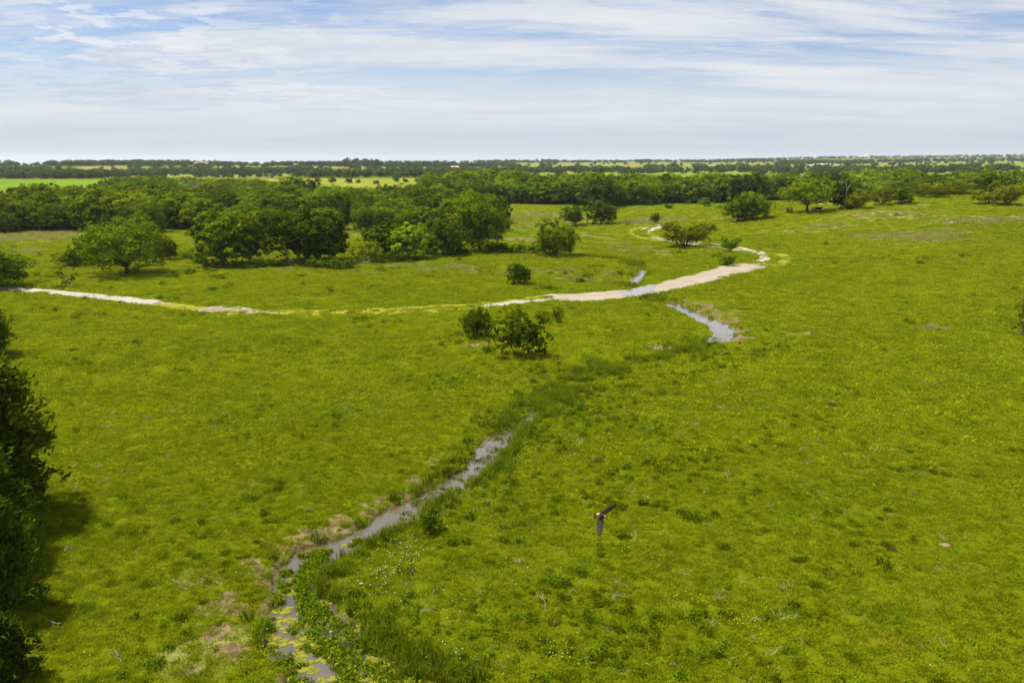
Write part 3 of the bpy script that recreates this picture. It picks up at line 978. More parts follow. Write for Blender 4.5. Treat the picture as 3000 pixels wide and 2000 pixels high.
T('dark_tree', 'fine0', 900, 768, 590, 785, 1015, 'very broad dark tree with a snapped pale trunk under it', leaf='leaf_dark')
T('dark_tree', 'broad4', 978, 768, 640, 925, 1018, 'dark round tree at the right edge of the very broad dark tree', leaf='leaf_dark')
T('shrub', 'shrub2', 578, 772, 735, 556, 604, 'small rounded dark shrub at the left foot of the large round tree', cat='shrub', leaf='leaf_dark')
T('shrub', 'shrub0', 540, 758, 738, 522, 560, 'tiny low shrub in the gap between the two tree groups', cat='shrub', leaf='leaf_dark')
T('shrub', 'shrub1', 1085, 768, 705, 1040, 1130, 'bushy pale green shrub with brushwood at its foot', cat='shrub', leaf='leaf_mid')
T('mid_tree', 'broad2', 1125, 757, 640, 1065, 1180, 'leaning round tree behind the brushwood', leaf='leaf_mid')
T('bright_tree', 'broad1', 1200, 757, 648, 1140, 1265, 'bright green tree in the middle of the centre group', leaf='leaf_bright')
T('dark_tree', 'fine1', 1300, 747, 632, 1245, 1375, 'dark tree with two pale trunks showing below its crown', leaf='leaf_dark')
T('tall_tree', 'fine0', 1405, 737, 555, 1340, 1478, 'tallest tree of the centre group with ragged top at its right end', leaf='leaf_mid')
T('small_tree', 'airy1', 1475, 677, 644, 1450, 1500, 'small pale bushy tree right behind the tallest tree', leaf='leaf_mid')
T('tree', 'airy2', 1625, 748, 646, 1548, 1690, 'open airy tree with gaps and a leafy dark foot near the earth bank', leaf='leaf_mid')
T('shrub', 'shrub2', 1600, 744, 695, 1575, 1645, 'dense dark bush growing in the left foot of the open airy tree', cat='shrub', leaf='leaf_dark')
T('shrub', 'shrub0', 1520, 741, 712, 1500, 1542, 'dark bush at the left end of the low hedge by the stump', cat='shrub', leaf='leaf_dark')
T('shrub', 'shrub1', 1556, 743, 716, 1543, 1572, 'small dark bush just right of the grey stump', cat='shrub', leaf='leaf_dark')
T('tree', 'airy0', 1682, 661, 592, 1628, 1724, 'airy tree with pale bent limbs, left one of a pair in the meadow', leaf='leaf_mid')
T('tree', 'fine1', 1762, 657, 583, 1714, 1800, 'fuller tree, right one of the airy pair in the meadow', leaf='leaf_mid')
T('spreading_mesquite', 'airy0', 2010, 722, 640, 1940, 2088, 'wide fan-shaped tree with many bare stems beside the rocky track', leaf='leaf_yel', rot=1.1)
T('sapling', 'airy0', 2138, 737, 687, 2112, 2168, 'small slender tree between the fan-shaped tree and the packed gravel crossing', cat='sapling', leaf='leaf_mid')
T('shrub', 'airy1', 2130, 777, 742, 2098, 2162, 'open low shrub at the upper edge of the gravel crossing', cat='shrub', leaf='leaf_mid')
T('small_tree', 'fine1', 1520, 833, 766, 1484, 1552, 'small round dark tree alone in the grass above the crossing', leaf='leaf_dark')
T('tree', 'fine0', 2163, 648, 566, 2124, 2206, 'front left tree of the close pair on the hill foot', leaf='leaf_mid')
T('tree', 'fine1', 2207, 642, 556, 2155, 2250, 'rear right tree of the close pair with pale trunk showing', leaf='leaf_mid')
T('shade_tree', 'cow', 2366, 621, 530, 2278, 2424, 'wide flat-crowned shade tree with the cattle under it', rot=2.2, leaf='leaf_mid')
T('dying_tree', 'fine1', 2462, 612, 520, 2428, 2494, 'tree with a bare grey limb rising out of its crown behind the hill', leaf='leaf_dark')
T('mesquite', 'airy2', 2500, 611, 551, 2448, 2545, 'pale feathery tree just right of the tree with the bare limb', leaf='leaf_yel')
T('mesquite', 'airy1', 2582, 600, 548, 2540, 2618, 'pale round feathery tree left of the pointed darker tree', leaf='leaf_yel')
T('small_tree', 'broad2', 2640, 597, 540, 2604, 2676, 'pointed darker tree standing among the pale trees on the crest', leaf='leaf_mid')
T('mesquite', 'airy0', 2900, 597, 550, 2838, 2948, 'multi-stemmed pale tree with dark forked trunks on the crest', leaf='leaf_yel')
T('mesquite', 'airy1', 2952, 599, 536, 2912, 3012, 'leaning pale tree with one curved trunk right of the multi-stemmed one', leaf='leaf_yel')
for px, d, h, w, lb in ((2700, 268, 4.2, 9, 'low pale green shrub, first right of the pointed tree'), (2742, 262, 3.6, 7, 'low pale shrub in the middle of the crest hedge'), (2782, 262, 3.6, 8, 'low pale shrub at the right end of the crest hedge'),
                        (2815, 300, 7.0, 10, 'smooth domed pale shrub behind the crest hedge'), (2725, 300, 5.2, 9, 'broad pale shrub behind the low crest hedge'), (3020, 285, 6.0, 10, 'pale shrub at the right border on the crest')):
    x, y, z = at_depth(px, d)
    tree('shrub', 'shrub0' if px % 2 else 'shrub1', (x, y, z), h, w, lb, 'shrub', leaf='leaf_yel')
x, y, z = at_depth(2885, 300)
tree('dark_tree', 'fine0', (x, y, z), 11, 11, 'dark round tree behind the multi-stemmed pale tree on the crest', leaf='leaf_dark')
T('shrub', 'shrub1', 2065, 606, 578, 2040, 2092, 'round bush in the meadow left of the close pair of trees', cat='shrub', leaf='leaf_mid')
T('shrub', 'shrub2', 2108, 613, 598, 2099, 2118, 'tiny bush beside the close pair of trees', cat='shrub', leaf='leaf_mid')
T('shrub', 'airy2', 1960, 612, 597, 1946, 1974, 'small sparse bush alone in the far meadow', cat='shrub', leaf='leaf_mid')
T('small_tree', 'broad3', 1920, 653, 622, 1907, 1933, 'small round-headed tree beyond the bend of the track', leaf='leaf_mid')
T('small_tree', 'sapling', 1838, 660, 639, 1828, 1848, 'smallest lone sapling left of the bend of the track', leaf='leaf_mid')
T('shrub', 'airy1', 2312, 626, 604, 2303, 2326, 'thin pale bush left of the shade tree', cat='shrub', leaf='leaf_yel')
T('small_tree', 'fine1', 1396, 988, 893, 1360, 1442, 'small dark tree on a thin trunk left of the large dark shrub', leaf='leaf_dark')
T('large_shrub', 'shrub1', 1522, 1042, 922, 1446, 1604, 'large dark many-stemmed shrub in the middle of the pasture', cat='shrub', leaf='leaf_dark', rot=.4)
T('shrub', 'shrub1', 1512, 962, 893, 1478, 1545, 'bright twiggy shrub rising behind the large dark shrub', cat='shrub', leaf='leaf_mid')
T('shrub', 'shrub2', 1586, 948, 912, 1562, 1610, 'reddish tipped shrub right behind the large dark shrub', cat='shrub', leaf='leaf_mid')
T('shrub', 'shrub2', 1633, 947, 890, 1616, 1652, 'narrow upright shrub apart on the right of the large one', cat='shrub', leaf='leaf_mid')
T('shrub', 'shrub0', 1429, 1035, 1008, 1414, 1446, 'knee-high dark bush in front of the small thin-trunked tree', cat='shrub', leaf='leaf_weed')
T('shrub', 'shrub1', 1262, 1556, 1490, 1222, 1308, 'knee-high dark bush beside the creek pool', cat='shrub', leaf='leaf_dark')
T('thorn_shrub', 'sapling', 3005, 985, 858, 2955, 3055, 'thin thorny shrub at the right border of the pasture', cat='shrub', leaf='leaf_mid')
UG = [(612, 783), (640, 786), (690, 786), (745, 785), (790, 783), (822, 782), (930, 784), (965, 786), (1000, 788), (1025, 786), (1110, 773), (1150, 768), (1180, 765), (1225, 763), (1330, 748), (1360, 745), (1440, 738), (1455, 737), (1490, 741), (1475, 738)]
for i, (px, py) in enumerate(UG):
    x, y, z = ground(px, py)
    h = 1.1 + 1.5 * ((i * .618) % 1)
    tree('shrub', f'shrub{i % 3}', (x, y, z), h, h * 1.9, 'low leafy shrub in the undergrowth at the foot of the middle tree groups', 'shrub', 'undergrowth shrubs at the foot of the middle tree groups', leaf=('leaf_mid', 'leaf_weed', 'leaf_dark')[i % 3])
# the cedars at the left border
x, y, z = at_depth(-12, 43)
tree('cedar', 'cedar0', (x, y, z), 9.4, 7.2, 'tall dark cedar at the left border throwing a shadow on the grass', 'cedar', 'cedars at the left border', rot=2.0)
x, y, z = at_depth(24, 33)
tree('cedar', 'cedar1', (x, y, z), 5.3, 3.0, 'small cedar with a pale tip in front of the tall one', 'cedar', 'cedars at the left border')
x, y, z = at_depth(12, 27.5)
tree('cedar', 'cedar1', (x, y, z), 3.0, 2.4, 'shortest cedar at the bottom left corner', 'cedar', 'cedars at the left border')
x, y, z = at_depth(-30, 82)
tree('cedar', 'cedar0', (x, y, z), 6.6, 4.4, 'farther cedar at the left border below the gravel road', 'cedar', 'cedars at the left border', rot=1)
x, y, z = at_depth(-42, 37.5)
tree('cedar', 'cedar0', (x, y, z), 6.8, 4.8, 'broad cedar half out of view behind the small pale-tipped one', 'cedar', 'cedars at the left border', rot=4)

# ------------------------------------------------------------------ the woods
def belt(px0, px1, d0f, d1f, step, hmin, hmax):
    out = []
    dmin, dmax = 215, 540
    y = dmin
    while y < dmax:
        x0, x1 = (px0 - 1500) / FPX * y, (px1 - 1500) / FPX * y
        xs = np.arange(x0, x1, step)
        for x in xs:
            xx, yy = x + rng.uniform(-.45, .45) * step, y + rng.uniform(-.45, .45) * step
            zz = float(base_h(xx, yy))
            p = float(px_of(xx, yy, zz)[0])
            if px0 < p < px1 and d0f(p) < yy < d1f(p):
                gh = float(vnoise(xx, yy, .035, 91)) * .6 + float(vnoise(xx, yy, .09, 92)) * .4
                out.append((xx, yy, zz, hmin + (hmax - hmin) * float(np.clip(gh * 1.5 - .25 + rng.uniform(-.25, .25), 0, 1.15))))
        y += step * .9
    return out


ORD = ['first', 'second', 'third', 'fourth', 'fifth', 'sixth', 'seventh', 'eighth', 'ninth', 'tenth', 'eleventh', 'twelfth', 'thirteenth', 'fourteenth', 'fifteenth', 'sixteenth', 'seventeenth', 'eighteenth', 'nineteenth']
ORD += ['twentieth'] + ['twenty-' + q for q in ORD[:9]] + ['thirtieth'] + ['thirty-' + q for q in ORD[:9]] + ['fortieth'] + ['forty-' + q for q in ORD[:9]]
ip = lambda xs, ys: (lambda p: float(np.interp(p, xs, ys)))
WL = belt(-350, 640, ip([-350, 0, 230, 430, 500, 600], [232, 229, 238, 232, 250, 238]), ip([-350, 0, 180, 260, 420, 500, 640], [300, 300, 335, 390, 510, 520, 450]), 6.6, 6.5, 12.5)
WC = belt(620, 1475, ip([620, 1040, 1100, 1330, 1475], [225, 215, 240, 235, 232]), ip([620, 820, 900, 1000, 1250, 1350, 1475], [450, 430, 400, 385, 385, 340, 280]), 6.6, 6, 11)
WR = belt(1250, 3250, ip([1250, 1480, 1700, 1760, 1830, 1990, 2050, 2320, 2560, 3250], [385, 395, 385, 345, 372, 388, 402, 432, 395, 385]), ip([1250, 2200, 2500, 3250], [480, 470, 500, 500]), 6.8, 8.5, 16)
WR += [(x, y, z, rng.uniform(13, 14.5)) for x, y, z in (at_depth(p, d) for p, d in ((850, 415), (885, 420), (920, 418), (870, 430)))]
keys = ['broad0', 'broad1', 'broad2', 'broad3', 'broad4', 'fine0', 'fine1']
leafs = ['leaf_dark', 'leaf_dark', 'leaf_mid', 'leaf_mid', 'leaf_mid', 'leaf_bright', 'leaf_yel']
WC = [(x, y, z, h * (.72 if y < 268 else 1)) for x, y, z, h in WC if not (y < 275 and 990 < float(px_of(x, y, z)[0]) < 1060)]
rest = []
for _ in range(150):
    p_ = rng.uniform(320, 840)
    x, y, z = at_depth(p_, rng.uniform(440, 535) if p_ < 560 else rng.uniform(400, 470))
    h = rng.uniform(10.0, 12.4)
    rest.append((x, y, z - .3, h, h * rng.uniform(.8, 1.05)))
for lst, nmax, lab, grp in ((WL, 75, 'leafy green tree in the front rows of the wood behind the spreading tree', 'trees of the left wood'),
                            (WC, 60, 'leafy green tree of the wood behind the centre group of trees', 'trees of the centre wood'),
                            (WR, 95, 'dark tree in the long treeline beyond the meadow and hill', 'trees of the far treeline')):
    lst.sort(key=lambda t: t[1] - rng.uniform(0, 25))
    made, bins = [], {}
    for k, (x, y, z, h) in enumerate(lst):
        w = h * rng.uniform(.8, 1.1)
        if k < nmax:
            lf = leafs[rng.integers(0, 7 if lst is not WR else 5)]
            o = tree('wood_tree', keys[rng.integers(0, 7)], (x, y, z), h, w, lab, 'tree', grp, leaf=lf, sink=.3)
            p = float(px_of(x, y, z)[0])
            made.append((p, y, lf, o, h))
            kb = int(p // 70)
            if -20 < p < 3020 and (kb not in bins or y < bins[kb][1]):
                bins[kb] = made[-1]
        else:
            rest.append((x, y, z - .3, h, w))
    where = {'trees of the left wood': 'left wood', 'trees of the centre wood': 'centre wood', 'trees of the far treeline': 'far treeline'}[grp]
    hue_ = {'leaf_dark': 'dark', 'leaf_mid': 'mid green', 'leaf_bright': 'bright green', 'leaf_yel': 'pale yellow green'}
    front_row = sorted(bins.values(), key=lambda t: t[0])
    for i_, (p, y, lf, o, h) in enumerate(front_row):
        o['label'] = f"{hue_[lf]} tree at the {where} edge, {ORD[i_]} from its left end"
    fr_ = {t[3].name for t in front_row}
    for p, y, lf, o, h in made:
        if o.name not in fr_:
            o['label'] = f"{hue_[lf]} tree behind the front edge of the {where}"
            o['group'] = f"{hue_[lf]} trees inside the {where}"


# ------------------------------------------------------------------ scattering
def proto_collection(name, meshes):
    col_ = bpy.data.collections.new(name)
    for i, me in enumerate(meshes):
        col_.objects.link(bpy.data.objects.new(f'{name}_{chr(97 + i)}', me))
    return col_


def scatter(name, P, rot, scl, pick, col_, kind='stuff', label=None, cat=None):
    me = bpy.data.meshes.new(name)
    n = len(P)
    me.vertices.add(n)
    me.vertices.foreach_set('co', np.asarray(P, np.float32).ravel())
    for nm, typ, dat, key in (('rot', 'FLOAT_VECTOR', rot, 'vector'), ('scl', 'FLOAT_VECTOR', scl, 'vector'), ('pick', 'INT', pick, 'value')):
        a = me.attributes.new(nm, typ, 'POINT')
        a.data.foreach_set(key, np.asarray(dat, np.int32 if typ == 'INT' else np.float32).ravel())
    o = link(name, me)
    g = bpy.data.node_groups.new(name, 'GeometryNodeTree')
    g.interface.new_socket('Geometry', in_out='INPUT', socket_type='NodeSocketGeometry')
    g.interface.new_socket('Geometry', in_out='OUTPUT', socket_type='NodeSocketGeometry')
    n_ = NT(g)
    gi, go = n_.add('NodeGroupInput'), n_.add('NodeGroupOutput')
    ci = n_.add('GeometryNodeCollectionInfo', {'Separate Children': True, 'Reset Children': True})
    ci.inputs['Collection'].default_value = col_
    at = {}
    for nm, typ in (('rot', 'FLOAT_VECTOR'), ('scl', 'FLOAT_VECTOR'), ('pick', 'INT')):
        a = n_.add('GeometryNodeInputNamedAttribute', data_type=typ)
        a.inputs['Name'].default_value = nm
        at[nm] = a.outputs['Attribute']
    io = n_.add('GeometryNodeInstanceOnPoints', {'Points': gi.outputs[0], 'Instance': ci.outputs[0], 'Pick Instance': True,
                                               'Instance Index': at['pick'], 'Scale': at['scl']})
    er = n_.add('FunctionNodeEulerToRotation', {0: at['rot']})
    n_.l.new(er.outputs[0], io.inputs['Rotation'])
    n_.l.new(io.outputs[0], go.inputs[0])
    md = o.modifiers.new('scatter', 'NODES')
    md.node_group = g
    tag(o, label, cat, None, kind)
    return o


def one_mesh(tg, cg, name, leaf, bark):
    g = Geo()
    for s_, mi in ((tg, 1), (cg, 0)):
        off = g.n
        g.V += s_.V
        g.Q += [q + off for q in s_.Q]
        g.T += [q + off for q in s_.T]
        g.tone += s_.tone
        g.qm += [np.full(len(q), mi) for q in s_.Q]
        g.tm += [np.full(len(q), mi) for q in s_.T]
        g.n += s_.n
    return g.mesh(name, [leaf, bark])


wood_meshes = []
for i, k in enumerate(['broad0', 'broad1', 'broad2', 'broad3', 'broad4', 'fine0']):
    for lf in (('leaf_dark', 'leaf_mid') if i < 4 else ('leaf_mid', 'leaf_bright')):
        wood_meshes.append(one_mesh(*PROTO[k]['g'], 'wood_tree', M[lf], M['bark']))
wcol = proto_collection('woodtree', wood_meshes)
rest = np.array(rest)
n = len(rest)
scatter('woodland', rest[:, :3], np.c_[np.zeros((n, 2)), rng.uniform(0, 6.28, n)], np.stack([rest[:, 4] / 9.4, rest[:, 4] / 9.4, rest[:, 3] / 10], 1),
        rng.integers(0, len(wood_meshes), n), wcol, label='dense mass of tree crowns filling the woods behind the nearest rows', cat='woodland')

# far trees beyond the woods
far_meshes = []
for i in range(4):
    tg, cg = build_broadleaf(10, 5, lobes=8, cl_per=8, per=7, size=.85, base=.08, top=.85)
    far_meshes.append(one_mesh(tg, cg, 'far_tree', M['leaf_far'], M['bark']))
fcol = proto_collection('fartree', far_meshes)
ROWS = [(-300, 300, 940, 1010, 210, 8, 11), (180, 480, 965, 1060, 90, 7, 10), (-100, 150, 1300, 1500, 70, 8, 11), (-50, 35, 1740, 1820, 20, 12, 15), (30, 110, 1740, 1800, 9, 9, 13),
        (140, 420, 1750, 1850, 100, 11, 15), (380, 410, 1560, 1640, 6, 8, 10), (420, 470, 1640, 1720, 14, 9, 14), (380, 900, 1225, 1330, 190, 8, 11), (150, 380, 1180, 1330, 50, 6, 9), (440, 640, 1700, 1840, 50, 10, 14),
        (640, 760, 1720, 1840, 25, 9, 12), (780, 910, 1740, 1840, 40, 9, 13), (920, 1020, 1740, 1840, 40, 10, 14), (1015, 1110, 1700, 1800, 26, 11, 20), (1110, 1330, 1720, 1840, 60, 9, 15), (1340, 1500, 1850, 2000, 60, 9, 13),
        (900, 1320, 965, 1060, 95, 8, 11.5), (1080, 1500, 1180, 1340, 130, 8, 11), (900, 1250, 720, 900, 14, 4, 7), (1300, 1500, 960, 1060, 40, 8, 11), (560, 830, 1015, 1060, 26, 4, 6),
        (1500, 1640, 1310, 1380, 46, 8, 10), (1630, 1820, 1310, 1380, 46, 9, 12), (1820, 2050, 1320, 1420, 42, 7, 11), (1890, 2000, 1700, 1800, 14, 9, 12), (1860, 2050, 1235, 1270, 18, 4, 6), (2050, 2340, 1280, 1560, 60, 8, 12),
        (2000, 2330, 1560, 2000, 26, 8, 11), (2250, 2420, 1120, 1200, 30, 7, 10), (2380, 2640, 1150, 1280, 90, 9, 12), (2640, 2720, 1180, 1260, 18, 7, 9), (2720, 2760, 1190, 1250, 14, 10, 12), (2780, 2870, 1230, 1300, 26, 9, 14),
        (2880, 2950, 1300, 1380, 18, 8, 12), (2950, 3250, 1250, 1400, 60, 8, 12), (2290, 2560, 2150, 2450, 110, 10, 14), (2540, 2680, 2450, 2700, 34, 10, 14), (2680, 3250, 2600, 3200, 130, 10, 15), (2600, 3200, 1500, 2400, 40, 5, 9),
        (1500, 2300, 2980, 3150, 110, 9, 13), (1590, 1660, 2950, 3050, 24, 11, 15), (1860, 1940, 2950, 3050, 20, 11, 15), (1650, 1800, 2980, 3050, 8, 8, 10), (2050, 2300, 3100, 3300, 40, 10, 16), (800, 1560, 2600, 3600, 130, 10, 15), (1480, 3300, 4400, 6200, 620, 11, 18), (1700, 3300, 6200, 7000, 200, 12, 20)]
ft = []
ROWS += [(-300, 1500, 1100, 2200, 260, 6, 11), (1500, 3300, 1250, 3000, 230, 6, 11), (1500, 3300, 1200, 1450, 150, 7, 11), (500, 1500, 950, 1700, 160, 6, 10), (-300, 3300, 1050, 1650, 150, 6, 13)]
for a, b, d0, d1, k, h0, h1 in ROWS:
    cen = rng.uniform(a, b, max(2, k // 7))
    for _ in range(k):
        p = rng.uniform(a, b) if rng.random() < .55 else np.clip(rng.choice(cen) + rng.normal(0, 10), a, b)
        x, y, z = at_depth(p, rng.uniform(d0, d1))
        h = rng.uniform(h0, h1)
        ft.append((x, y, z - .4, h, h * rng.uniform(.85, 1.35)))
ft = np.array(ft)
n = len(ft)
scatter('distant_trees', ft[:, :3], np.c_[np.zeros((n, 2)), rng.uniform(0, 6.28, n)], np.stack([ft[:, 4] / 10, ft[:, 4] / 10, ft[:, 3] / 10], 1), rng.integers(0, 4, n), fcol,
        label='small far trees and hedgerows dotted over the fields to the horizon', cat='trees')

# ------------------------------------------------------------------ grass
def tuft(n, spread, h0, h1, w, lean=.55, mi=0, seg=False):
    g = Geo()
    a, rr = rng.uniform(0, 6.28, n), spread * np.sqrt(rng.uniform(0, 1, n))
    b = np.stack([rr * np.cos(a), rr * np.sin(a), np.full(n, -.02)], 1)
    d = unit(np.stack([rng.normal(0, lean, n), rng.normal(0, lean, n), np.ones(n)], 1))
    L = rng.uniform(h0, h1, n)[:, None]
    s_ = unit(np.cross(d, rdirs(n))) * w * rng.uniform(.7, 1.4, (n, 1))
    mid = b + d * L * .55
    tip = b + d * L + np.stack([rng.normal(0, .25, n), rng.normal(0, .25, n), -np.abs(rng.normal(0, .12, n))], 1) * L
    g.quads(np.stack([b - s_, b + s_, mid + s_ * .8, mid - s_ * .8], 1), rng.uniform(0, 1, n), mi)
    g.tris(np.stack([mid - s_ * .8, mid + s_ * .8, tip], 1), rng.uniform(0.2, 1, n), mi)
    return g


def broad_plant(n, r_, h, size):
    """a leafy weed: leaves on a low dome"""
    g = Geo()
    d = rdirs(n, .0)
    c = d * np.array([r_, r_, h]) * rng.uniform(.4, 1, (n, 1))
    leaf_quads(g, c, unit(d * .5 + np.array([0, 0, .7]) + rng.normal(0, .45, (n, 3))), size * rng.uniform(.6, 1.3, n), rng.uniform(0, 1, n), .5)
    return g


def place_random(n, ymin, ymax, uw=.70):
    """even cover of the pasture between two distances"""
    y = np.sqrt(rng.uniform(ymin ** 2, ymax ** 2, n))
    x = rng.uniform(-uw, uw, n) * y
    return x, y


def settle(x, y, keep, avoid_water=True, dirt_keep=.45, dry_keep=.35):
    z, D, Wd, K, S = full_h(x, y)
    dry_, dirt_, tr_ = masks(x, y)
    ok = keep(x, y, D, Wd, K, S) & ~on_road(x, y)
    pr = rng.uniform(0, 1, len(x))
    ok &= ~((dirt_ > np.where(y > 80, .3, .5)) & (pr > np.where(y > 80, .1, dirt_keep))) & ~((dry_ > .45) & (pr > dry_keep)) & ~((tr_ > .4) & (pr > .15))
    if avoid_water:
        ok &= ~((z < water_level(y) + .03) & (D < 4) & (K > .6))
        ok &= ~((y > 82) & (y < 130) & (D < Wd + 1.3) & (K > .6) & (pr > .12))
    return np.stack([x, y, z], 1)[ok], D[ok], S[ok]


def rs(n, lo, hi, zlo=None, zhi=None):
    s = rng.uniform(lo, hi, n)
    z = s if zlo is None else s * rng.uniform(zlo, zhi, n)
    return np.c_[rng.normal(0, .08, n), rng.normal(0, .08, n), rng.uniform(0, 6.28, n)], np.stack([s, s, z], 1)


gcol = proto_collection('grasstuft', [tuft(46, .28, .07, .20, .011).mesh('tuft', [M['blade']]) for _ in range(5)] + [tuft(40, .20, .14, .30, .012).mesh('tuft', [M['blade']]) for _ in range(2)])
gcol2 = proto_collection('grasspatch', [tuft(70, .75, .10, .30, .034, .6).mesh('patch', [M['blade_far']]) for _ in range(4)] + [tuft(50, .5, .18, .42, .034, .6).mesh('patch', [M['blade_far']]) for _ in range(2)])
everywhere = lambda x, y, D, Wd, K, S: np.ones(len(x), bool)
x, y = place_random(56000, 24, 82, .74)
k2 = rng.random(len(x)) < 1 - sstep(48, 82, y)
x, y = x[k2], y[k2]
P, D, S = settle(x, y, everywhere)
n = len(P)
hvar = .75 + .55 * vnoise(P[:, 0], P[:, 1], .8, 21) * (.6 + .8 * vnoise(P[:, 0], P[:, 1], .16, 22))
ro, sl = rs(n, .8, 1.35)
sl[:, 2] *= hvar
scatter('grass', P, ro, sl, rng.integers(0, 7, n), gcol, label='short green pasture grass in the near field', cat='grass')
x, y = place_random(47000, 42, 200, .72)
k2 = rng.random(len(x)) < sstep(42, 80, y)
x, y = x[k2], y[k2]
x2, y2 = place_random(42000, 190, 430, .72)
k2 = rng.random(42000) < 1 - .75 * (y2 - 190) / 240
x, y = np.r_[x, x2[k2]], np.r_[y, y2[k2]]
P, D, S = settle(x, y, everywhere)
n = len(P)
hvar = .65 + .5 * vnoise(P[:, 0], P[:, 1], .45, 23)
ro, sl = rs(n, .8, 1.5)
sl[:, :2] *= np.interp(P[:, 1], [58, 200, 430], [1, 1.3, 2.6])[:, None]
sl[:, 2] *= hvar * np.interp(P[:, 1], [58, 200, 430], [1, 1.0, .8])
scatter('grass', P, ro, sl, rng.integers(0, 6, n), gcol2, label='green pasture grass in the middle distance', cat='grass')

# reeds and tall dark grass along the creek
rcol = proto_collection('reed', [tuft(34, .26, .35, .75, .016, .22).mesh('reed', [M['leaf_reed']]) for _ in range(4)])
k = np.r_[rng.integers(0, len(cl), 6000), rng.choice(np.nonzero((cl[:, 3] < .9) & (cl[:, 1] < 90))[0], 3000)]
off = rng.normal(0, 1.0, 9000)
t = np.gradient(cl[:, :2], axis=0)
t = unit(t)
hid = cl[k, 3] < .9
lat = np.where(hid, off * 1.25, (-cl[k, 2] - .25 - np.abs(off) * .6) * np.where(rng.random(9000) < .84, 1, -1))
x, y = cl[k, 0] - t[k, 1] * lat, cl[k, 1] + t[k, 0] * lat
P, D, S = settle(x, y, lambda x, y, D, Wd, K, S: ((D > Wd * .8) | (K < .9)) & ~((K > .6) & (y > 80) & (rng.random(len(x)) < .8)), False)
keep = (P[:, 1] > 24) & (P[:, 1] < 175) & (rng.random(len(P)) < np.where((P[:, 1] > 52) & (P[:, 1] < 84), np.interp(P[:, 1], [50, 64, 80], [.16, .07, .02]), .06) + np.interp(P[:, 1], [52, 66, 84, 88], [.55, .42, .22, .4]) * sstep(.35, .65, vnoise(P[:, 0], P[:, 1], .45, 31)))
P = P[keep]
n = len(P)
ro, sl = rs(n, .7, 1.4)
scatter('reeds', P, ro, sl, rng.integers(0, 4, n), rcol, label='tall dark reedy grass lining the creek', cat='reeds')
# sparse water plants standing in the pools
wcol2 = proto_collection('waterplant', [tuft(16, .17, .12, .36, .013, .3).mesh('waterplant', [M['leaf_weed']]) for _ in range(2)] + [broad_plant(26, .15, .3, .045).mesh('waterplant', [M['leaf_bright']]) for _ in range(2)])
k = np.r_[rng.integers(0, len(cl), 3600), rng.integers(0, 60, 2600)]
lat = rng.uniform(-1, 1.1, 6200) * cl[k, 2]
x, y = cl[k, 0] - t[k, 1] * lat, cl[k, 1] + t[k, 0] * lat
pz = vnoise(x, y, .9, 41) * .6 + vnoise(x, y, 2.3, 42) * .4
keep = (y > 24) & (y < 95) & (cl[k, 3] > .7) & ~((y < 41) & (lat > (.02 + .5 * (pz - .5)) * cl[k, 2]) & (lat < (.50 + 1.6 * (vnoise(x, y, 1.7, 47) - .5)) * cl[k, 2])) & (pz > np.where(y < 37, .34, np.where(y < 44, .56, .49)) + np.where(lat > 0, .06, -.05))
x, y = x[keep], y[keep]
n = len(x)
ro, sl = rs(n, .7, 1.3)
scatter('water_plants', np.stack([x, y, np.full(n, WATER_Z - .03)], 1), ro, sl, rng.integers(0, 4, n), wcol2, label='thin green water plants standing in the creek pools', cat='water plants')
# floating algae
def mat_blob():
    g = Geo()
    a = np.linspace(0, 2 * np.pi, 9)[:-1]
    r_ = .10 * rng.uniform(.5, 1.2, 8)
    p = np.stack([r_ * np.cos(a) * 1.5, r_ * np.sin(a), np.full(8, .006)], 1)
    q = np.roll(p, -1, 0)
    g.tris(np.stack([np.broadcast_to([0, 0, .014], (8, 3)), p, q], 1), .5)
    lo = p * np.array([1.02, 1.02, -1])
    g.quads(np.stack([p, lo, np.roll(lo, -1, 0), q], 1), .5)
    return g.mesh('algae', [M['algae']])


acol = proto_collection('algaemat', [mat_blob() for _ in range(6)])
k = rng.integers(0, 60, 9000)
lat = rng.uniform(-1.1, 1.1, 9000) * cl[k, 2]
x, y = cl[k, 0] - t[k, 1] * lat, cl[k, 1] + t[k, 0] * lat
pz = vnoise(x, y, 1.3, 51) * .4 + vnoise(x, y, 4.5, 52) * .6
keep = pz > np.interp(y, [26, 31, 35, 38], [.50, .54, .60, .8])
x, y = x[keep], y[keep]
n = len(x)
ro, sl = rs(n, .5, 1.5)
ro[:, :2] = 0
scatter('algae', np.stack([x, y, np.full(n, WATER_Z + .004) + rng.uniform(0, .004, n)], 1), ro, sl, rng.integers(0, 6, n), acol, label='yellow green algae mats floating on the creek', cat='algae')

# leafy weeds, thick on the right bank and round the shrubs
vcol = proto_collection('weed', [broad_plant(80, .34, .52, .07).mesh('weed', [M['leaf_weed']]) for _ in range(3)] + [broad_plant(120, .5, .6, .08).mesh('weed', [M['leaf_dark']]) for _ in range(2)]
                        + [broad_plant(40, .45, .16, .075).mesh('weed', [M['leaf_bright']]) for _ in range(2)])
x, y = place_random(60000, 24, 190, .70)


def weedy(x, y, D, Wd, K, S):
    pz = vnoise(x, y, .22, 61) * .55 + vnoise(x, y, .9, 62) * .45
    bankside = np.exp(-((np.where(S > 0, 30, D) - 3) / 5.5) ** 2) * (y < 95)
    thr = .72 - .26 * bankside - .10 * np.exp(-((x + y * .02) / 6) ** 2) * (y > 70) * (y < 110) - .07 * (x < -40) * (y > 95) - .17 * np.exp(-((x - 8) / 11) ** 2) * np.exp(-((y - 52) / 22) ** 2)
    thr += .06 * (x > 22) + .07 * sstep(60, 110, y)
    return pz > thr


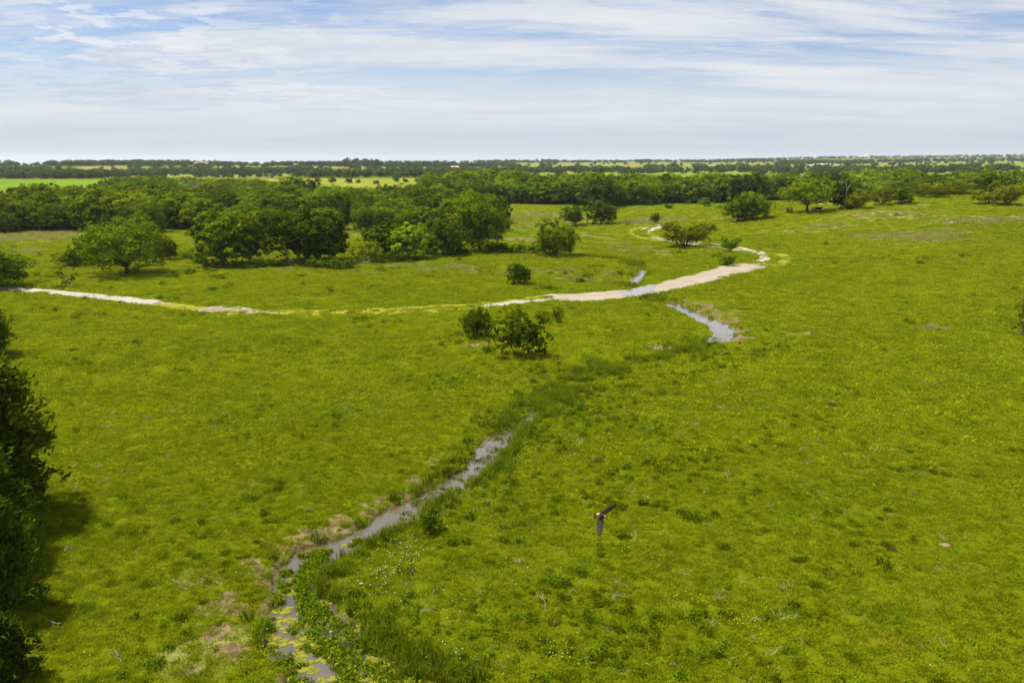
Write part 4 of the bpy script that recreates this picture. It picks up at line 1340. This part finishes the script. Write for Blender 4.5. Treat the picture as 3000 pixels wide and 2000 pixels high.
P, D, S = settle(x, y, weedy)
n = len(P)
ro, sl = rs(n, .45, 1.15, .7, 1.3)
far_ = np.clip(P[:, 1] / 90, .8, 1.5)
sl *= far_[:, None]
scatter('weeds', P, ro, sl, rng.integers(0, 7, n), vcol, label='leafy weeds and brambles scattered through the grass', cat='weeds')

# darker, taller tussocks among the short grass
tcol = proto_collection('tussock', [tuft(90, .30, .2, .46, .014, .45).mesh('tussock', [M['leaf_weed']]) for _ in range(3)] + [tuft(70, .24, .2, .42, .013, .4).mesh('tussock', [M['blade']]) for _ in range(2)])
x, y = place_random(26000, 24, 160, .72)
P, D, S = settle(x, y, lambda x, y, D, Wd, K, S: vnoise(x, y, .3, 81) * .5 + vnoise(x, y, 1.1, 82) * .5 > np.interp(y, [30, 70, 110], [.64, .69, .735]))
n = len(P)
ro, sl = rs(n, .5, 1.2)
sl *= np.clip(P[:, 1:2] / 70, .9, 1.7)
scatter('tussocks', P, ro, sl, np.where(P[:, 1] > 55, rng.integers(3, 5, n), rng.integers(0, 5, n)), tcol, label='darker taller grass tussocks through the pasture', cat='grass')

# flowers
def flower(n, r_, h, s, mat):
    g = Geo()
    a, rr = rng.uniform(0, 6.28, n), r_ * np.sqrt(rng.uniform(0, 1, n))
    c = np.stack([rr * np.cos(a), rr * np.sin(a), h * rng.uniform(.7, 1.15, n)], 1)
    leaf_quads(g, c, unit(np.array([0, 0, 1.]) + rng.normal(0, .35, (n, 3))), s * rng.uniform(.7, 1.3, n), .5, 1.0, 0)
    g.tris(np.stack([c + np.array([.004, 0, 0]), c - np.array([.004, 0, 0]), c * np.array([.8, .8, 0])], 1), .6, 1)
    return g.mesh('flower', [mat, M['leaf_weed']])


flcol = proto_collection('whiteflower', [flower(2, .25, .34, .019, M['white_fl']) for _ in range(3)] + [flower(1, .2, .30, .022, M['white_fl'])])
pts = []
for a, b, r_, k in ((1130, 1680, 1.5, 60), (1180, 1620, 1.5, 45), (1100, 1740, 1.1, 22), (1220, 1580, 1.4, 22), (1270, 1400, 1.8, 20), (1340, 1500, 1.8, 20), (1400, 1440, 2.2, 22), (1500, 1300, 2.5, 20), (1310, 1950, 1.0, 22), (1280, 1990, .8, 14),
                    (1420, 1480, 1.6, 16), (780, 1860, .7, 14), (870, 1620, .5, 6), (985, 1570, .4, 5), (1370, 1800, 1.5, 8), (1600, 1370, 4, 22), (1720, 1330, 4, 14), (1240, 1760, 1.2, 14), (1500, 1560, 3, 18), (1600, 1700, 4, 18)):
    x0, y0, _ = ground(a, b)
    pts.append(np.stack([x0 + rng.normal(0, r_ * .6, k), y0 + rng.normal(0, r_ * .8, k)], 1))
x, y = place_random(200, 26, 110, .6)
pts.append(np.stack([x, y], 1))
pts = np.concatenate(pts)
P, D, S = settle(pts[:, 0], pts[:, 1], everywhere)
n = len(P)
ro, sl = rs(n, .7, 1.2)
scatter('white_flowers', P, ro, sl, rng.integers(0, 4, n), flcol, label='small white flowers dotted along the creek bank', cat='flowers')
ycol = proto_collection('yellowflower', [flower(6, .28, .42, .026, M['yellow_fl']) for _ in range(3)])
pts = []
for a, b, k in ((1965, 1772, 4), (2010, 1772, 4), (2195, 1850, 5), (2210, 1880, 3), (1620, 1930, 5), (1600, 1940, 4), (905, 1130, 16), (920, 1140, 10), (980, 1432, 4), (1835, 1620, 4), (1920, 1640, 4), (2160, 1640, 3), (2240, 1740, 3),
                (1310, 1130, 8), (1370, 1080, 10), (1330, 1110, 8), (1900, 1230, 10), (1960, 1240, 8), (1870, 1220, 8), (2000, 1150, 4), (1780, 1360, 4), (1560, 1350, 5), (1740, 1080, 3), (830, 1160, 5), (1030, 1120, 4), (450, 1368, 3), (2120, 1820, 3)):
    x0, y0, _ = ground(a, b)
    pts.append(np.stack([x0 + rng.normal(0, .4, k), y0 + rng.normal(0, .5, k)], 1))
x, y = place_random(60, 26, 120, .6)
pts = np.concatenate(pts + [np.stack([x, y], 1)])
P, D, S = settle(pts[:, 0], pts[:, 1], everywhere)
n = len(P)
ro, sl = rs(n, .6, 1.05)
scatter('yellow_flowers', P, ro, sl, rng.integers(0, 3, n), ycol, label='clusters of small yellow flowers in the pasture', cat='flowers')
# bleached stalks lying and standing in the grass
def stalks(n, spread, L):
    g = Geo()
    for _ in range(n):
        b = np.array([rng.normal(0, spread), rng.normal(0, spread), .04])
        e = b + unit(rng.normal(0, 1, 3) * np.array([1, 1, .3]) + np.array([0, 0, .25])) * L * rng.uniform(.5, 1.2)
        e[2] = max(e[2], .08)
        g.tube(bend(b, e, 4, .1), np.linspace(.007, .003, 4), 4)
    return g.mesh('stalk', [M['straw']])


scol = proto_collection('stalk', [stalks(k_, .15, .5) for k_ in (1, 2, 3, 5)])
x, y = place_random(700, 25, 75, .62)
P, D, S = settle(x, y, lambda x, y, D, Wd, K, S: (vnoise(x, y, .18, 71) > np.where((x > -2) & (x < 22), .36, .66)))
n = len(P)
ro, sl = rs(n, .6, 1.3)
scatter('dry_stalks', P + np.array([0, 0, .05]), ro, sl, rng.integers(0, 4, n), scol, label='bleached dry stalks lying in the near grass', cat='dry stalks')
# dry seed heads where the grass has gone to straw
dcol = proto_collection('seedgrass', [tuft(60, .7, .25, .5, .03, .3).mesh('seedgrass', [M['seed']]) for _ in range(3)])
sel = rng.choice(len(dry_p), 5200, p=dry_p[:, 2] ** 2 * (dry_p[:, 2] > 2) / (dry_p[:, 2] ** 2 * (dry_p[:, 2] > 2)).sum())
sx, sy = dry_p[sel, 0] + rng.normal(0, .75, 5200) * dry_p[sel, 2], dry_p[sel, 1] + rng.normal(0, .6, 5200) * dry_p[sel, 2]
dr_, di_, tr_ = masks(sx, sy)
keep = (dr_ > .35) & ~on_road(sx, sy)
sx, sy = sx[keep], sy[keep]
n = len(sx)
z, *_r = full_h(sx, sy)
ro, sl = rs(n, .6, 1.2)
scatter('dry_grass', np.stack([sx, sy, z], 1), ro, sl, rng.integers(0, 3, n), dcol, label='straw coloured dry grass in patches on the pasture', cat='dry grass')

# ------------------------------------------------------------------ dead wood
def plain(name, geo, loc, label, cat, mats, group=None, rot=0.0, scale=1.0, smooth=False):
    o = link(name, geo.mesh(name, mats, smooth), loc=loc)
    o.rotation_euler = (0, 0, rot)
    o.scale = (scale,) * 3
    return tag(o, label, cat, group)


def part(name, geo, parent, mats, smooth=False):
    return link(name, geo.mesh(name, mats, smooth), parent)


for px, d, h, r_, mt, lb in ((562, 392, 13.2, 5.5, 'dead', 'bare white limbs of a dead tree rising out of the left wood'), (972, 352, 10.5, 4.2, 'deadg', 'grey leafless tree left of the meadow gap'),
                             (706, 372, 10.2, 2.2, 'deadg', 'thin grey leafless tree in the middle of the left wood'), (622, 372, 9.6, 2.6, 'deadg', 'weathered leafless crown right of the bare white limbs'), (1000, 350, 8.6, 1.6, 'dead', 'pale bare trunk beside the grey leafless tree')):
    x, y, z = at_depth(px, d)
    o = bpy.data.objects.new('dead_tree', None)
    C.objects.link(o)
    o.location = (x, y, z)
    tag(o, lb, 'dead tree')
    part('trunk', build_dead(h, r_, 9, .034), o, [M[mt]], True)


def limb(pts, r0, r1, sides=6):
    g = Geo()
    g.tube(bend(pts[0], pts[1], 6, .05) if len(pts) == 2 else np.array(pts, float), np.linspace(r0, r1, 6 if len(pts) == 2 else len(pts)), sides)
    return g


# snapped trunk under the dark tree
x, y, z = ground(856, 770)
g = limb([(0, 0, -.2), (-.75, .1, 3.0)], .24, .15, 8)
g.tube(bend((-.75, .1, 2.95), (-1.0, .1, 3.35), 3, .05), [.13, .07, .01], 5)
g.tube(bend((.0, .1, -.1), (-1.5, .3, 1.7), 5, .05), np.linspace(.17, .1, 5), 6)
g.tube(bend((.5, -.3, .1), (2.3, -.4, .5), 5, .05), np.linspace(.09, .04, 5), 5)
plain('snapped_trunk', g, (x, y - 1.5, z), 'pale snapped trunk leaning under the very broad dark tree', 'trunk', [M['dead']], smooth=True)
for px, py, lb in ((1266, 742, 'pale bare trunk standing left under the two-trunk dark tree'), (1308, 747, 'pale bare trunk standing right under the two-trunk dark tree')):
    x, y, z = ground(px, py)
    g = limb([(0, 0, -.2), (.15 if px < 1300 else -.3, 0, 2.9)], .26, .18, 8)
    plain('bare_trunk', g, (x, y - 1.2, z), lb, 'trunk', [M['dead']], smooth=True)
x, y, z = ground(1533, 738)
g = limb([(0, 0, -.1), (.1, 0, 1.15)], .24, .19, 8)
g.tube([(.1, 0, 1.1), (.16, 0, 1.35)], [.16, .02], 5)
plain('stump', g, (x, y, z), 'grey broken stump in the low hedge by the open airy tree', 'stump', [M['deadg']], smooth=True)
x, y, z = ground(1062, 770)
g = Geo()
for _ in range(46):
    b = np.array([rng.normal(0, 1.3), rng.normal(0, .8), rng.uniform(0, .5)])
    g.tube(bend(b, b + rdirs(1, -.1)[0] * rng.uniform(.8, 2.2) * np.array([1, 1, .7]), 5, .12), np.linspace(.05, .015, 5), 4)
plain('brush_pile', g, (x, y - .8, z), 'tangle of grey brushwood at the foot of the centre group of trees', 'brushwood', [M['deadg']])
# the low branches of the spreading tree and the bare limb of the dying tree belong to those trees
sp_tree = next(o for o in C.objects if o.name == 'spreading_tree')
inv_s = 1 / sp_tree.scale[0]


def local(o, p):
    m_ = Matrix.LocRotScale(o.location, o.rotation_euler, o.scale).inverted()
    return np.array([tuple(m_ @ Vector(q)) for q in p])


L0 = np.array(sp_tree.location)
lb_ = np.array([(0.5, -.4, .7), (1.7, -.6, 1.15), (3.0, -.7, 1.5), (4.4, -.9, 1.75), (5.8, -1.0, 1.85), (7.6, -1.0, 1.75)]) + L0
g = Geo()
g.tube(local(sp_tree, lb_), np.linspace(.15, .03, 6) * inv_s, 6)
cc = local(sp_tree, np.array([(4.6, -1, 2.1), (5.2, -.9, 2.3), (5.8, -1, 2.4), (6.3, -1.1, 2.1), (6.9, -1, 2.3), (7.5, -1, 2.0), (5.5, -.5, 2.7), (6.6, -.4, 2.6)]) + L0)
clumps(g, cc, np.full(8, .55), 22, .2, rdirs(8, .2), 1)
part('low_branch', g, sp_tree, [M['bark_dark'], M['leaf_mid']])
g = Geo()
for a, b in (((1.6, -1.5, 2.7), (4.4, -2.2, 2.9)), ((2.6, -1.8, 2.75), (2.5, -2.2, 2.2)), ((3.2, -2, 2.8), (3.9, -2.4, 2.4)), ((2.2, -1.7, 3.6), (3.8, -2.2, 4.1))):
    g.tube(local(sp_tree, bend(np.array(a) + L0, np.array(b) + L0, 5, .08)), np.linspace(.06, .02, 5) * inv_s, 5)
part('dead_branch', g, sp_tree, [M['dead']])
dy = next(o for o in C.objects if o.name == 'dying_tree')
L0 = np.array(dy.location)
cd_ = L0[1] / 270
g = Geo()
for a, b, r0 in (((.1, -3.4, -.2), (.0, -3.5, 4.5), .14), ((.0, -3.5, 4.5), (-.3, -3.6, 8.0), .10), ((-.2, -3.6, 7.2), (-1.3, -3.6, 8.9), .12), ((0, -3.5, 5.5), (1.0, -3.6, 7.5), .1)):
    g.tube(local(dy, bend(np.array(a) + L0, np.array(b) + L0, 5, .05)), np.linspace(r0, r0 * .55, 5) / dy.scale[0], 6)
part('bare_limb', g, dy, [M['dead']], True)
# fallen branches bleached in the near grass
BR = [(548, 1728, .9, 'bleached forked branch in the grass left of the algae pool'), (1603, 1795, 1.1, 'bleached tangle of twigs in the grass right of the algae pool'), (1990, 1680, .8, 'crooked pale stick near the yellow flowers in the right pasture'),
      (1520, 1640, .8, 'long thin pale stick in the grass between creek bank and bird'), (1860, 1590, .8, 'pale V-shaped stick below the flying bird'), (140, 1835, .7, 'small pale twig in the grass beside the cedars'),
      (2238, 1490, .8, 'pale brushy twig in the grass among dark weeds right of the bird'), (355, 1940, .7, 'lone pale stick in the bottom left pasture'), (2285, 1815, .8, 'curved pale stick near the lower right yellow flowers'), (2130, 1400, .8, 'small grey twig heap in the weedy grass above the bird'),
      (1840, 1715, .7, 'short pale stick lying flat below the bird'), (2240, 1920, .8, 'flat pale stick in the lower right grass')]
for px, py, sz, lb in BR:
    x, y, z = ground(px, py)
    g = Geo()
    a0 = rng.uniform(0, 6.28)
    p = bend((0, 0, .06), (math.cos(a0) * sz, math.sin(a0) * sz, .42 * sz), 6, .08)
    g.tube(p, np.linspace(.015, .006, 6), 5)
    for k in (1, 2, 3, 4):
        e = p[k] + rdirs(1, .2)[0] * sz * rng.uniform(.3, .6)
        g.tube(bend(p[k], e, 4, .1), np.linspace(.009, .004, 4), 4)
    plain('fallen_branch', g, (x, y, z), lb, 'branch', [M['straw']], 'bleached branches in the near grass')


# ------------------------------------------------------------------ stones and mounds
def stone(name, px, py, w, hgt, mat, lb, cat, squash=.8, sink=.1):
    x, y, z = ground(px, py)
    th, ph = np.meshgrid(np.linspace(0, 2 * np.pi, 13)[:-1], np.linspace(0, np.pi / 2 + .3, 6))
    rr = 1 + .28 * (vnoise(np.cos(th) * 2 + px, np.sin(th) * 2 + ph * 2, 1.1, px % 13) - .5)
    V = np.stack([np.cos(th) * np.sin(ph) * rr * w, np.sin(th) * np.sin(ph) * rr * w * squash, np.cos(ph) * rr * hgt], -1).reshape(-1, 3)
    i = (np.arange(5)[:, None] * 12 + np.arange(12)[None, :])
    j = (np.arange(5)[:, None] * 12 + (np.arange(12)[None, :] + 1) % 12)
    F = np.stack([i, i + 12, j + 12, j], -1).reshape(-1, 4)
    o = link(name, mesh_np(name, V, F, None, mat, smooth=True), loc=(x, y, z - sink * hgt))
    tag(o, lb, cat)


M['stone'] = simple('limestone', (.235, .205, .150), .95, .2, 4, .5)
M['earth'] = simple('dug earth', (.155, .11, .055), 1, .3, 6, .6)
M['dark_earth'] = simple('dark earth', (.030, .040, .012), 1, .3, 6, .6)
stone('earth_mound', 2768, 1597, .34, .12, M['earth'], 'small tan earth mound in the right pasture', 'mound')
stone('rock', 2423, 834, .75, .14, M['stone'], 'flat white rock in the pasture right of the packed gravel crossing', 'rock')
stone('rock', 2340, 826, .42, .12, M['stone'], 'smaller white rock between the gravel crossing and the flat white rock', 'rock')
stone('rock', 1058, 1709, .12, .07, M['stone'], 'pale stone among reeds at the pool edge, farthest of three', 'rock')
stone('rock', 962, 1709, .12, .07, M['stone'], 'pale stone at the creek water edge left of two others', 'rock')
stone('rock', 1010, 1712, .10, .06, M['stone'], 'small pale stone in the middle of three by the reeds', 'rock')
stone('rock', 970, 1850, .09, .07, M['stone'], 'pale stone lying among the algae', 'rock')
stone('earth_mound', 2627, 632, .9, .7, M['dark_earth'], 'small dark mound on the grassy hill', 'mound')


# ------------------------------------------------------------------ cattle
def cow(px, py, yaw, mat, lb, dx=0.0, dy_=0.0, head_down=False):
    x, y, z = ground(px, py)
    J = [(0, 0, 1.08, .36, .38), (.75, 0, 1.05, .37, .42), (1.35, 0, 1.12, .30, .36), (-.15, 0, 1.12, .22, .25),           # rump, belly, shoulder, hind end
         (1.75, 0, 1.25 if not head_down else 1.0, .17, .22), (2.05, 0, 1.42 if not head_down else .75, .13, .15), (2.38, 0, 1.25 if not head_down else .5, .08, .09)]
    E = [(3, 0), (0, 1), (1, 2), (2, 4), (4, 5), (5, 6)]
    for sx, hip, fwd in ((.05, 0, -1), (1.32, 2, 1)):
        for sd in (-1, 1):
            k = len(J)
            if fwd < 0:
                J += [(sx + .05, sd * .2, .78, .15, .17), (sx - .12, sd * .2, .48, .075, .08), (sx - .04, sd * .2, .18, .055, .055), (sx, sd * .2, .03, .07, .07)]
            else:
                J += [(sx, sd * .18, .75, .13, .14), (sx + .02, sd * .18, .45, .07, .07), (sx, sd * .18, .18, .05, .05), (sx + .03, sd * .18, .03, .07, .07)]
            E += [(hip, k), (k, k + 1), (k + 1, k + 2), (k + 2, k + 3)]
    k = len(J)
    J += [(-.28, 0, 1.05, .04, .04), (-.33, 0, .6, .025, .025)]
    E += [(3, k), (k, k + 1)]
    k = len(J)
    for sd in (-1, 1):
        J.append((1.98, sd * .2, J[5][2] + .08, .03, .05))
        E.append((5, len(J) - 1))
    me = bpy.data.meshes.new('cow')
    me.from_pydata([j[:3] for j in J], E, [])
    me.materials.append(mat)
    o = link('cow', me, loc=(x + dx, y + dy_, float(base_h(x + dx, y + dy_))))
    o.rotation_euler = (0, 0, yaw)
    md = o.modifiers.new('skin', 'SKIN')
    for i_, v in enumerate(me.skin_vertices[0].data):
        v.radius = J[i_][3:5]
        v.use_root = i_ == 0
    o.modifiers.new('sub', 'SUBSURF').levels = 1
    o.modifiers['sub'].render_levels = 1
    return tag(o, lb, 'cow', None)


M['cow_grey'] = simple('grey cow hide', (.30, .25, .235), .8, .2, 3)
M['cow_black'] = simple('black cow hide', (.012, .010, .010), .7, .2, 3)
cow(2374, 621, .35, M['cow_grey'], 'pale grey cow standing against the trunk of the shade tree', .2, -.8)
cow(2386, 620, -.5, M['cow_black'], 'black cow standing right of the grey cow under the shade tree', .0, -.6)


# ------------------------------------------------------------------ far buildings
M['w_white'] = simple('white painted wall', (.44, .43, .41), .8, .06, .5)
M['w_tan'] = simple('tan brick wall', (.36, .30, .24), .9, .1, .5)
M['w_brick'] = simple('red brick wall', (.27, .15, .11), .9, .1, .5)
M['r_brown'] = simple('brown shingle roof', (.165, .125, .105), .9, .15, .6)
M['r_pink'] = simple('faded pink metal roof', (.42, .27, .23), .7, .1, .5)
M['r_white'] = simple('white metal roof', (.37, .37, .365), .7, .05, .5)
M['r_grey'] = simple('grey roof', (.16, .165, .18), .9, .12, .5)
M['pane'] = simple('dark window pane', (.03, .035, .04), .2, .1, .5)
M['steel'] = simple('galvanised steel', (.30, .31, .33), .6, .1, .5)


def box(g, x0, x1, y0, y1, z0, z1, mi=0):
    v = np.array([[x0, y0, z0], [x1, y0, z0], [x1, y1, z0], [x0, y1, z0], [x0, y0, z1], [x1, y0, z1], [x1, y1, z1], [x0, y1, z1]], float)
    f = [[0, 1, 5, 4], [1, 2, 6, 5], [2, 3, 7, 6], [3, 0, 4, 7], [4, 5, 6, 7], [3, 2, 1, 0]]
    g.quads(v[np.array(f)], .5, mi)


def building(name, px, d, w, dp, wall_h, roof_h, wall, roof, lb, cat, group=None, hip=.25, windows=3, chimney=False, yaw=0.0, lift=0.0):
    x, y, z = at_depth(px, d)
    o = bpy.data.objects.new(name, None)
    C.objects.link(o)
    o.location, o.rotation_euler = (x, y, z + lift), (0, 0, yaw)
    tag(o, lb, cat, group)
    g = Geo()
    box(g, -w / 2, w / 2, 0, dp, -3, wall_h)
    part('wall', g, o, [M[wall]])
    ov = .5
    g = Geo()
    a, b, c_, e = (-w / 2 - ov, -ov, wall_h), (w / 2 + ov, -ov, wall_h), (w / 2 + ov, dp + ov, wall_h), (-w / 2 - ov, dp + ov, wall_h)
    r1, r2 = (-w / 2 + w * hip - ov, dp / 2, wall_h + roof_h), (w / 2 - w * hip + ov, dp / 2, wall_h + roof_h)
    g.quads(np.array([[a, b, r2, r1], [c_, e, r1, r2], [e, c_, b, a]], float), .5)
    g.tris(np.array([[b, c_, r2], [e, a, r1]], float), .5)
    ro_ = part('roof', g, o, [M[roof]])
    if chimney:
        g = Geo()
        box(g, -w * .22 - .8, -w * .22 + .8, dp * .3, dp * .3 + 1.4, wall_h + .5, wall_h + roof_h + 1.2)
        part('chimney', g, ro_, [M['w_tan']])
    for k in range(windows):
        wx = -w / 2 + w * (k + .5) / windows
        g = Geo()
        box(g, wx - w * .12 / max(windows / 3, 1), wx + w * .12 / max(windows / 3, 1), -.06, .02, wall_h * .3, wall_h * .8)
        part('window', g, o, [M['pane']])


building('farmhouse', 588, 1705, 31, 15, 3.6, 5.2, 'w_tan', 'r_brown', 'large farmhouse with a brown hipped roof on the left skyline', 'house', hip=.12, windows=6, chimney=True, lift=1.0)
building('shed', 456, 1700, 5, 5, 3, 1.2, 'w_white', 'r_white', 'small white shed among the trees left of the brown-roofed farmhouse', 'shed', windows=1, lift=.5)
building('house', 478, 1720, 8, 7, 3.2, 2, 'w_white', 'r_grey', 'grey-roofed house next to the small white shed', 'house', windows=2, lift=.5)
building('farmhouse', 1332, 1640, 20, 11, 3.0, 2.4, 'w_brick', 'r_pink', 'low house with a faded pink roof in the far fields', 'house', hip=.2, windows=4)
building('barn', 1402, 1640, 16, 9, 1.8, 1.4, 'w_brick', 'r_brown', 'low reddish barn right of the pink-roofed house', 'barn', windows=2)
building('house', 865, 1700, 9, 8, 3, 2.5, 'w_white', 'r_grey', 'small white house on the skyline between dark trees', 'house', windows=2, lift=1)
for px, d, w, h in ((2378, 1790, 8, 3), (2392, 1800, 10, 4.5), (2406, 1795, 8, 5.2), (2421, 1800, 9, 4.4), (2434, 1795, 8, 4.2), (2458, 1795, 5, 2.4)):
    building('greenhouse', px, d, w, 12, h * .6, h * .5, 'w_white', 'r_white', {2378: 'lowest white shed at the left end of the row in the far field', 2392: 'wide white shed second from the left in the far row', 2406: 'tallest white shed of the row in the far field',
             2421: 'white shed just right of the tallest in the far row', 2434: 'white shed at the right end of the far row', 2458: 'small white hut apart on the right of the shed row'}[px], 'shed', 'white sheds in the far field', hip=.06, windows=0)
building('warehouse', 2535, 5400, 75, 40, 5, 5, 'w_tan', 'r_white', 'long pale roofed warehouse on the far right skyline', 'warehouse', hip=.2, windows=0, lift=6)
building('warehouse', 2392, 5200, 34, 30, 6, 3, 'w_tan', 'r_white', 'smaller pale roofed hall left of the long warehouse on the skyline', 'warehouse', hip=.2, windows=0, lift=5)
building('tower_block', 2950, 5600, 24, 20, 20, 2, 'w_white', 'r_white', 'white block on the far right skyline, left of two', 'building', hip=.3, windows=3)
building('tower_block', 2972, 5600, 20, 20, 22, 2, 'w_white', 'r_white', 'white block on the far right skyline, right of two', 'building', hip=.3, windows=3)
for k in range(46):
    px = rng.uniform(2260, 3010)
    building('town_house', px, rng.uniform(4700, 5900), rng.uniform(14, 30), 14, rng.uniform(4, 7), rng.uniform(3, 5), ('w_tan', 'w_white', 'w_brick')[k % 3], ('r_grey', 'r_brown', 'r_grey', 'r_white')[k % 4],
             'small house in the far town along the right skyline', 'house', 'houses of the far town', windows=0, yaw=rng.uniform(-.5, .5), lift=3)
# water tower and masts
x, y, z = at_depth(1573, 3600)
o = bpy.data.objects.new('water_tower', None)
C.objects.link(o)
o.location = (x, y, z)
tag(o, 'white bulb water tower on the skyline', 'water tower')
g = Geo()
g.tube([(0, 0, -2), (0, 0, 4), (0, 0, 14)], [3.2, 1.8, 1.7], 10)
part('stem', g, o, [M['r_white']], True)
g = Geo()
tz = np.linspace(-1, 1, 9)
g.tube(np.stack([np.zeros(9), np.zeros(9), 16.5 + tz * 4.2], 1), 7.5 * np.sqrt(np.clip(1 - tz ** 2, .01, 1)) + .05, 14)
part('tank', g, o, [M['r_white']], True)
for px, d, h, lb in ((359, 1780, 17, 'thin mast above the trees on the left skyline'), (1803, 3300, 62, 'tall faint mast on the middle skyline'), (2832, 4200, 34, 'thin mast on the right skyline, left of two'), (2875, 4200, 30, 'thin mast on the right skyline, right of two')):
    x, y, z = at_depth(px, d)
    o = bpy.data.objects.new('radio_mast', None)
    C.objects.link(o)
    o.location = (x, y, z)
    tag(o, lb, 'mast')
    k_ = d / 1780
    g = Geo()
    for a in (0, 2.094, 4.189):
        g.tube([(math.cos(a) * .30 * k_, math.sin(a) * .30 * k_, -2), (math.cos(a) * .16 * k_, math.sin(a) * .16 * k_, h)], [.055 * k_, .045 * k_], 4)
    for zz in np.arange(1, h, 2.0 * k_):
        w_ = (.30 - .14 * zz / h) * k_
        for a in (0, 2.094, 4.189):
            g.tube([(math.cos(a) * w_, math.sin(a) * w_, zz), (math.cos(a + 2.094) * w_, math.sin(a + 2.094) * w_, zz + k_)], [.03 * k_] * 2, 3)
    part('lattice', g, o, [M['steel']])


# ------------------------------------------------------------------ the swallow
M['b_back'] = simple('blue black back', (.012, .014, .035), .45, .2, 60, spec=.5)
M['b_wing'] = simple('dark brown flight feathers', (.048, .030, .022), .7, .3, 90)
M['b_buff'] = simple('buff rump and brow', (.48, .23, .12), .8, .12, 60)
M['b_cap'] = simple('dark chestnut cap', (.070, .025, .014), .7, .2, 60)
bird = bpy.data.objects.new('swallow', None)
C.objects.link(bird)
dv = pix_dir(1761, 1511)
dv = dv / np.linalg.norm(dv)
bird.location = Vector(dv) * 6.7 + Vector((0, 0, CAMH))
bird.rotation_euler = (math.pi / 2 - PITCH - .12, 0, 0)
tag(bird, 'dark swallow with buff rump flying low over the pasture', 'bird')
U = 6.7 / FPX            # metres per unit of the sketch below (x right along the body, y across, z towards the back)


def bm(px, py, dzv=0.0):
    return np.array([(px - 1761) * U, (1511 - py) * U, dzv])


def body_loft():
    """one closed body from bill to tail root"""
    st = [(1779.5, 1519, .4), (1777, 1517.5, 1.4), (1773.5, 1515.5, 3.8), (1770, 1513.5, 4.6), (1766, 1511, 5.2), (1760, 1508.5, 6.2), (1755, 1507, 5.4), (1750.5, 1506.5, 3.8), (1747, 1507.5, 2.2)]
    g = Geo()
    pts = np.array([bm(a, b) for a, b, _ in st])
    g.tube(pts, np.array([r_ for *_, r_ in st]) * U, 12)
    return g, st


g, st = body_loft()
me = g.mesh('body', [M['b_back'], M['b_buff'], M['b_cap']], True)
cx = np.zeros(len(me.polygons) * 3)
me.polygons.foreach_get('center', cx)
cpx = cx.reshape(-1, 3)[:, 0] / U + 1761
me.polygons.foreach_set('material_index', np.where(cpx < 1757, 1, np.where(cpx > 1775.2, 2, np.where(cpx > 1769.6, 1, 0))).astype(np.int32))
link('body', me, bird)


def wing(root_a, root_b, mid_a, mid_b, tip_a, tip_b, lift):
    """a thin cambered wing with feathered trailing edge"""
    g = Geo()
    A_, B_, C_ = (np.array(root_a), np.array(root_b)), (np.array(mid_a), np.array(mid_b)), (np.array(tip_a), np.array(tip_b))
    n, mrow = 15, 6
    rows = []
    for t in np.linspace(0, 1, n):
        f = [(1 - t) ** 2, 2 * t * (1 - t), t * t]
        le = sum(k * q[0] for k, q in zip(f, (A_, B_, C_)))
        te = sum(k * q[1] for k, q in zip(f, (A_, B_, C_)))
        rag = .06 * ((n * t) % 2 > .9)
        te = te + (le - te) * rag
        rows.append([np.r_[(le + (te - le) * s_), lift * t ** 1.4 + 1.2 * math.sin(s_ * math.pi) * (1 - .5 * t)] for s_ in np.linspace(0, 1, mrow)])
    P = np.array(rows)
    P = np.stack([(P[..., 0] - 1761) * U, (1511 - P[..., 1]) * U, P[..., 2] * U], -1)
    top, bot = P, P - np.array([0, 0, .5 * U])
    i = (np.arange(n - 1)[:, None] * mrow + np.arange(mrow - 1)[None, :]).ravel()
    for S__ in (top, bot):
        f = S__.reshape(-1, 3)
        g.quads(np.stack([f[i], f[i + 1], f[i + mrow + 1], f[i + mrow]], 1), .5)
    for e in (0, mrow - 1):
        g.quads(np.stack([top[:-1, e], top[1:, e], bot[1:, e], bot[:-1, e]], 1), .5)
    g.quads(np.stack([top[-1, :-1], top[-1, 1:], bot[-1, 1:], bot[-1, :-1]], 1), .5)
    return g


part('wing', wing((1770, 1507), (1759, 1505), (1791, 1497), (1771, 1485), (1805, 1480), (1800, 1476), 9), bird, [M['b_wing']], True)
part('wing', wing((1767, 1515), (1754, 1511), (1772, 1542), (1740, 1544), (1757, 1566), (1750.5, 1565), 12), bird, [M['b_wing']], True)
g = Geo()
tl = np.array([[bm(1754, 1502), bm(1752, 1511), bm(1738.5, 1521), bm(1743, 1503)]])
g.quads(tl + np.array([0, 0, .6 * U]), .5)
g.quads(tl - np.array([0, 0, .2 * U]), .5)
ed_ = tl[0]
for a_ in range(4):
    b_ = (a_ + 1) % 4
    g.quads(np.array([[ed_[a_] + [0, 0, .6 * U], ed_[b_] + [0, 0, .6 * U], ed_[b_] - [0, 0, .2 * U], ed_[a_] - [0, 0, .2 * U]]]), .5)
part('tail', g, bird, [M['b_wing']])
g = Geo()
g.tube(np.array([bm(1778.8, 1518.6), bm(1781.5, 1520.5)]), np.array([.8, .1]) * U, 6)
part('bill', g, bird, [M['b_wing']])

# ------------------------------------------------------------------ haze
g = Geo()
box(g, -15000, 15000, -15000, 15500, -3, 125)
me = g.mesh('haze', [])
hz, n = new_mat('haze')
pv = n.add('ShaderNodeVolumePrincipled', {'Color': (.80, .88, 1.0, 1), 'Density': 4.2e-5, 'Anisotropy': .2})
n.add('ShaderNodeOutputMaterial', {1: pv.outputs[0]})
me.materials.append(hz)
tag(link('haze', me), kind='stuff', label='thin pale haze over the far fields', cat='haze')
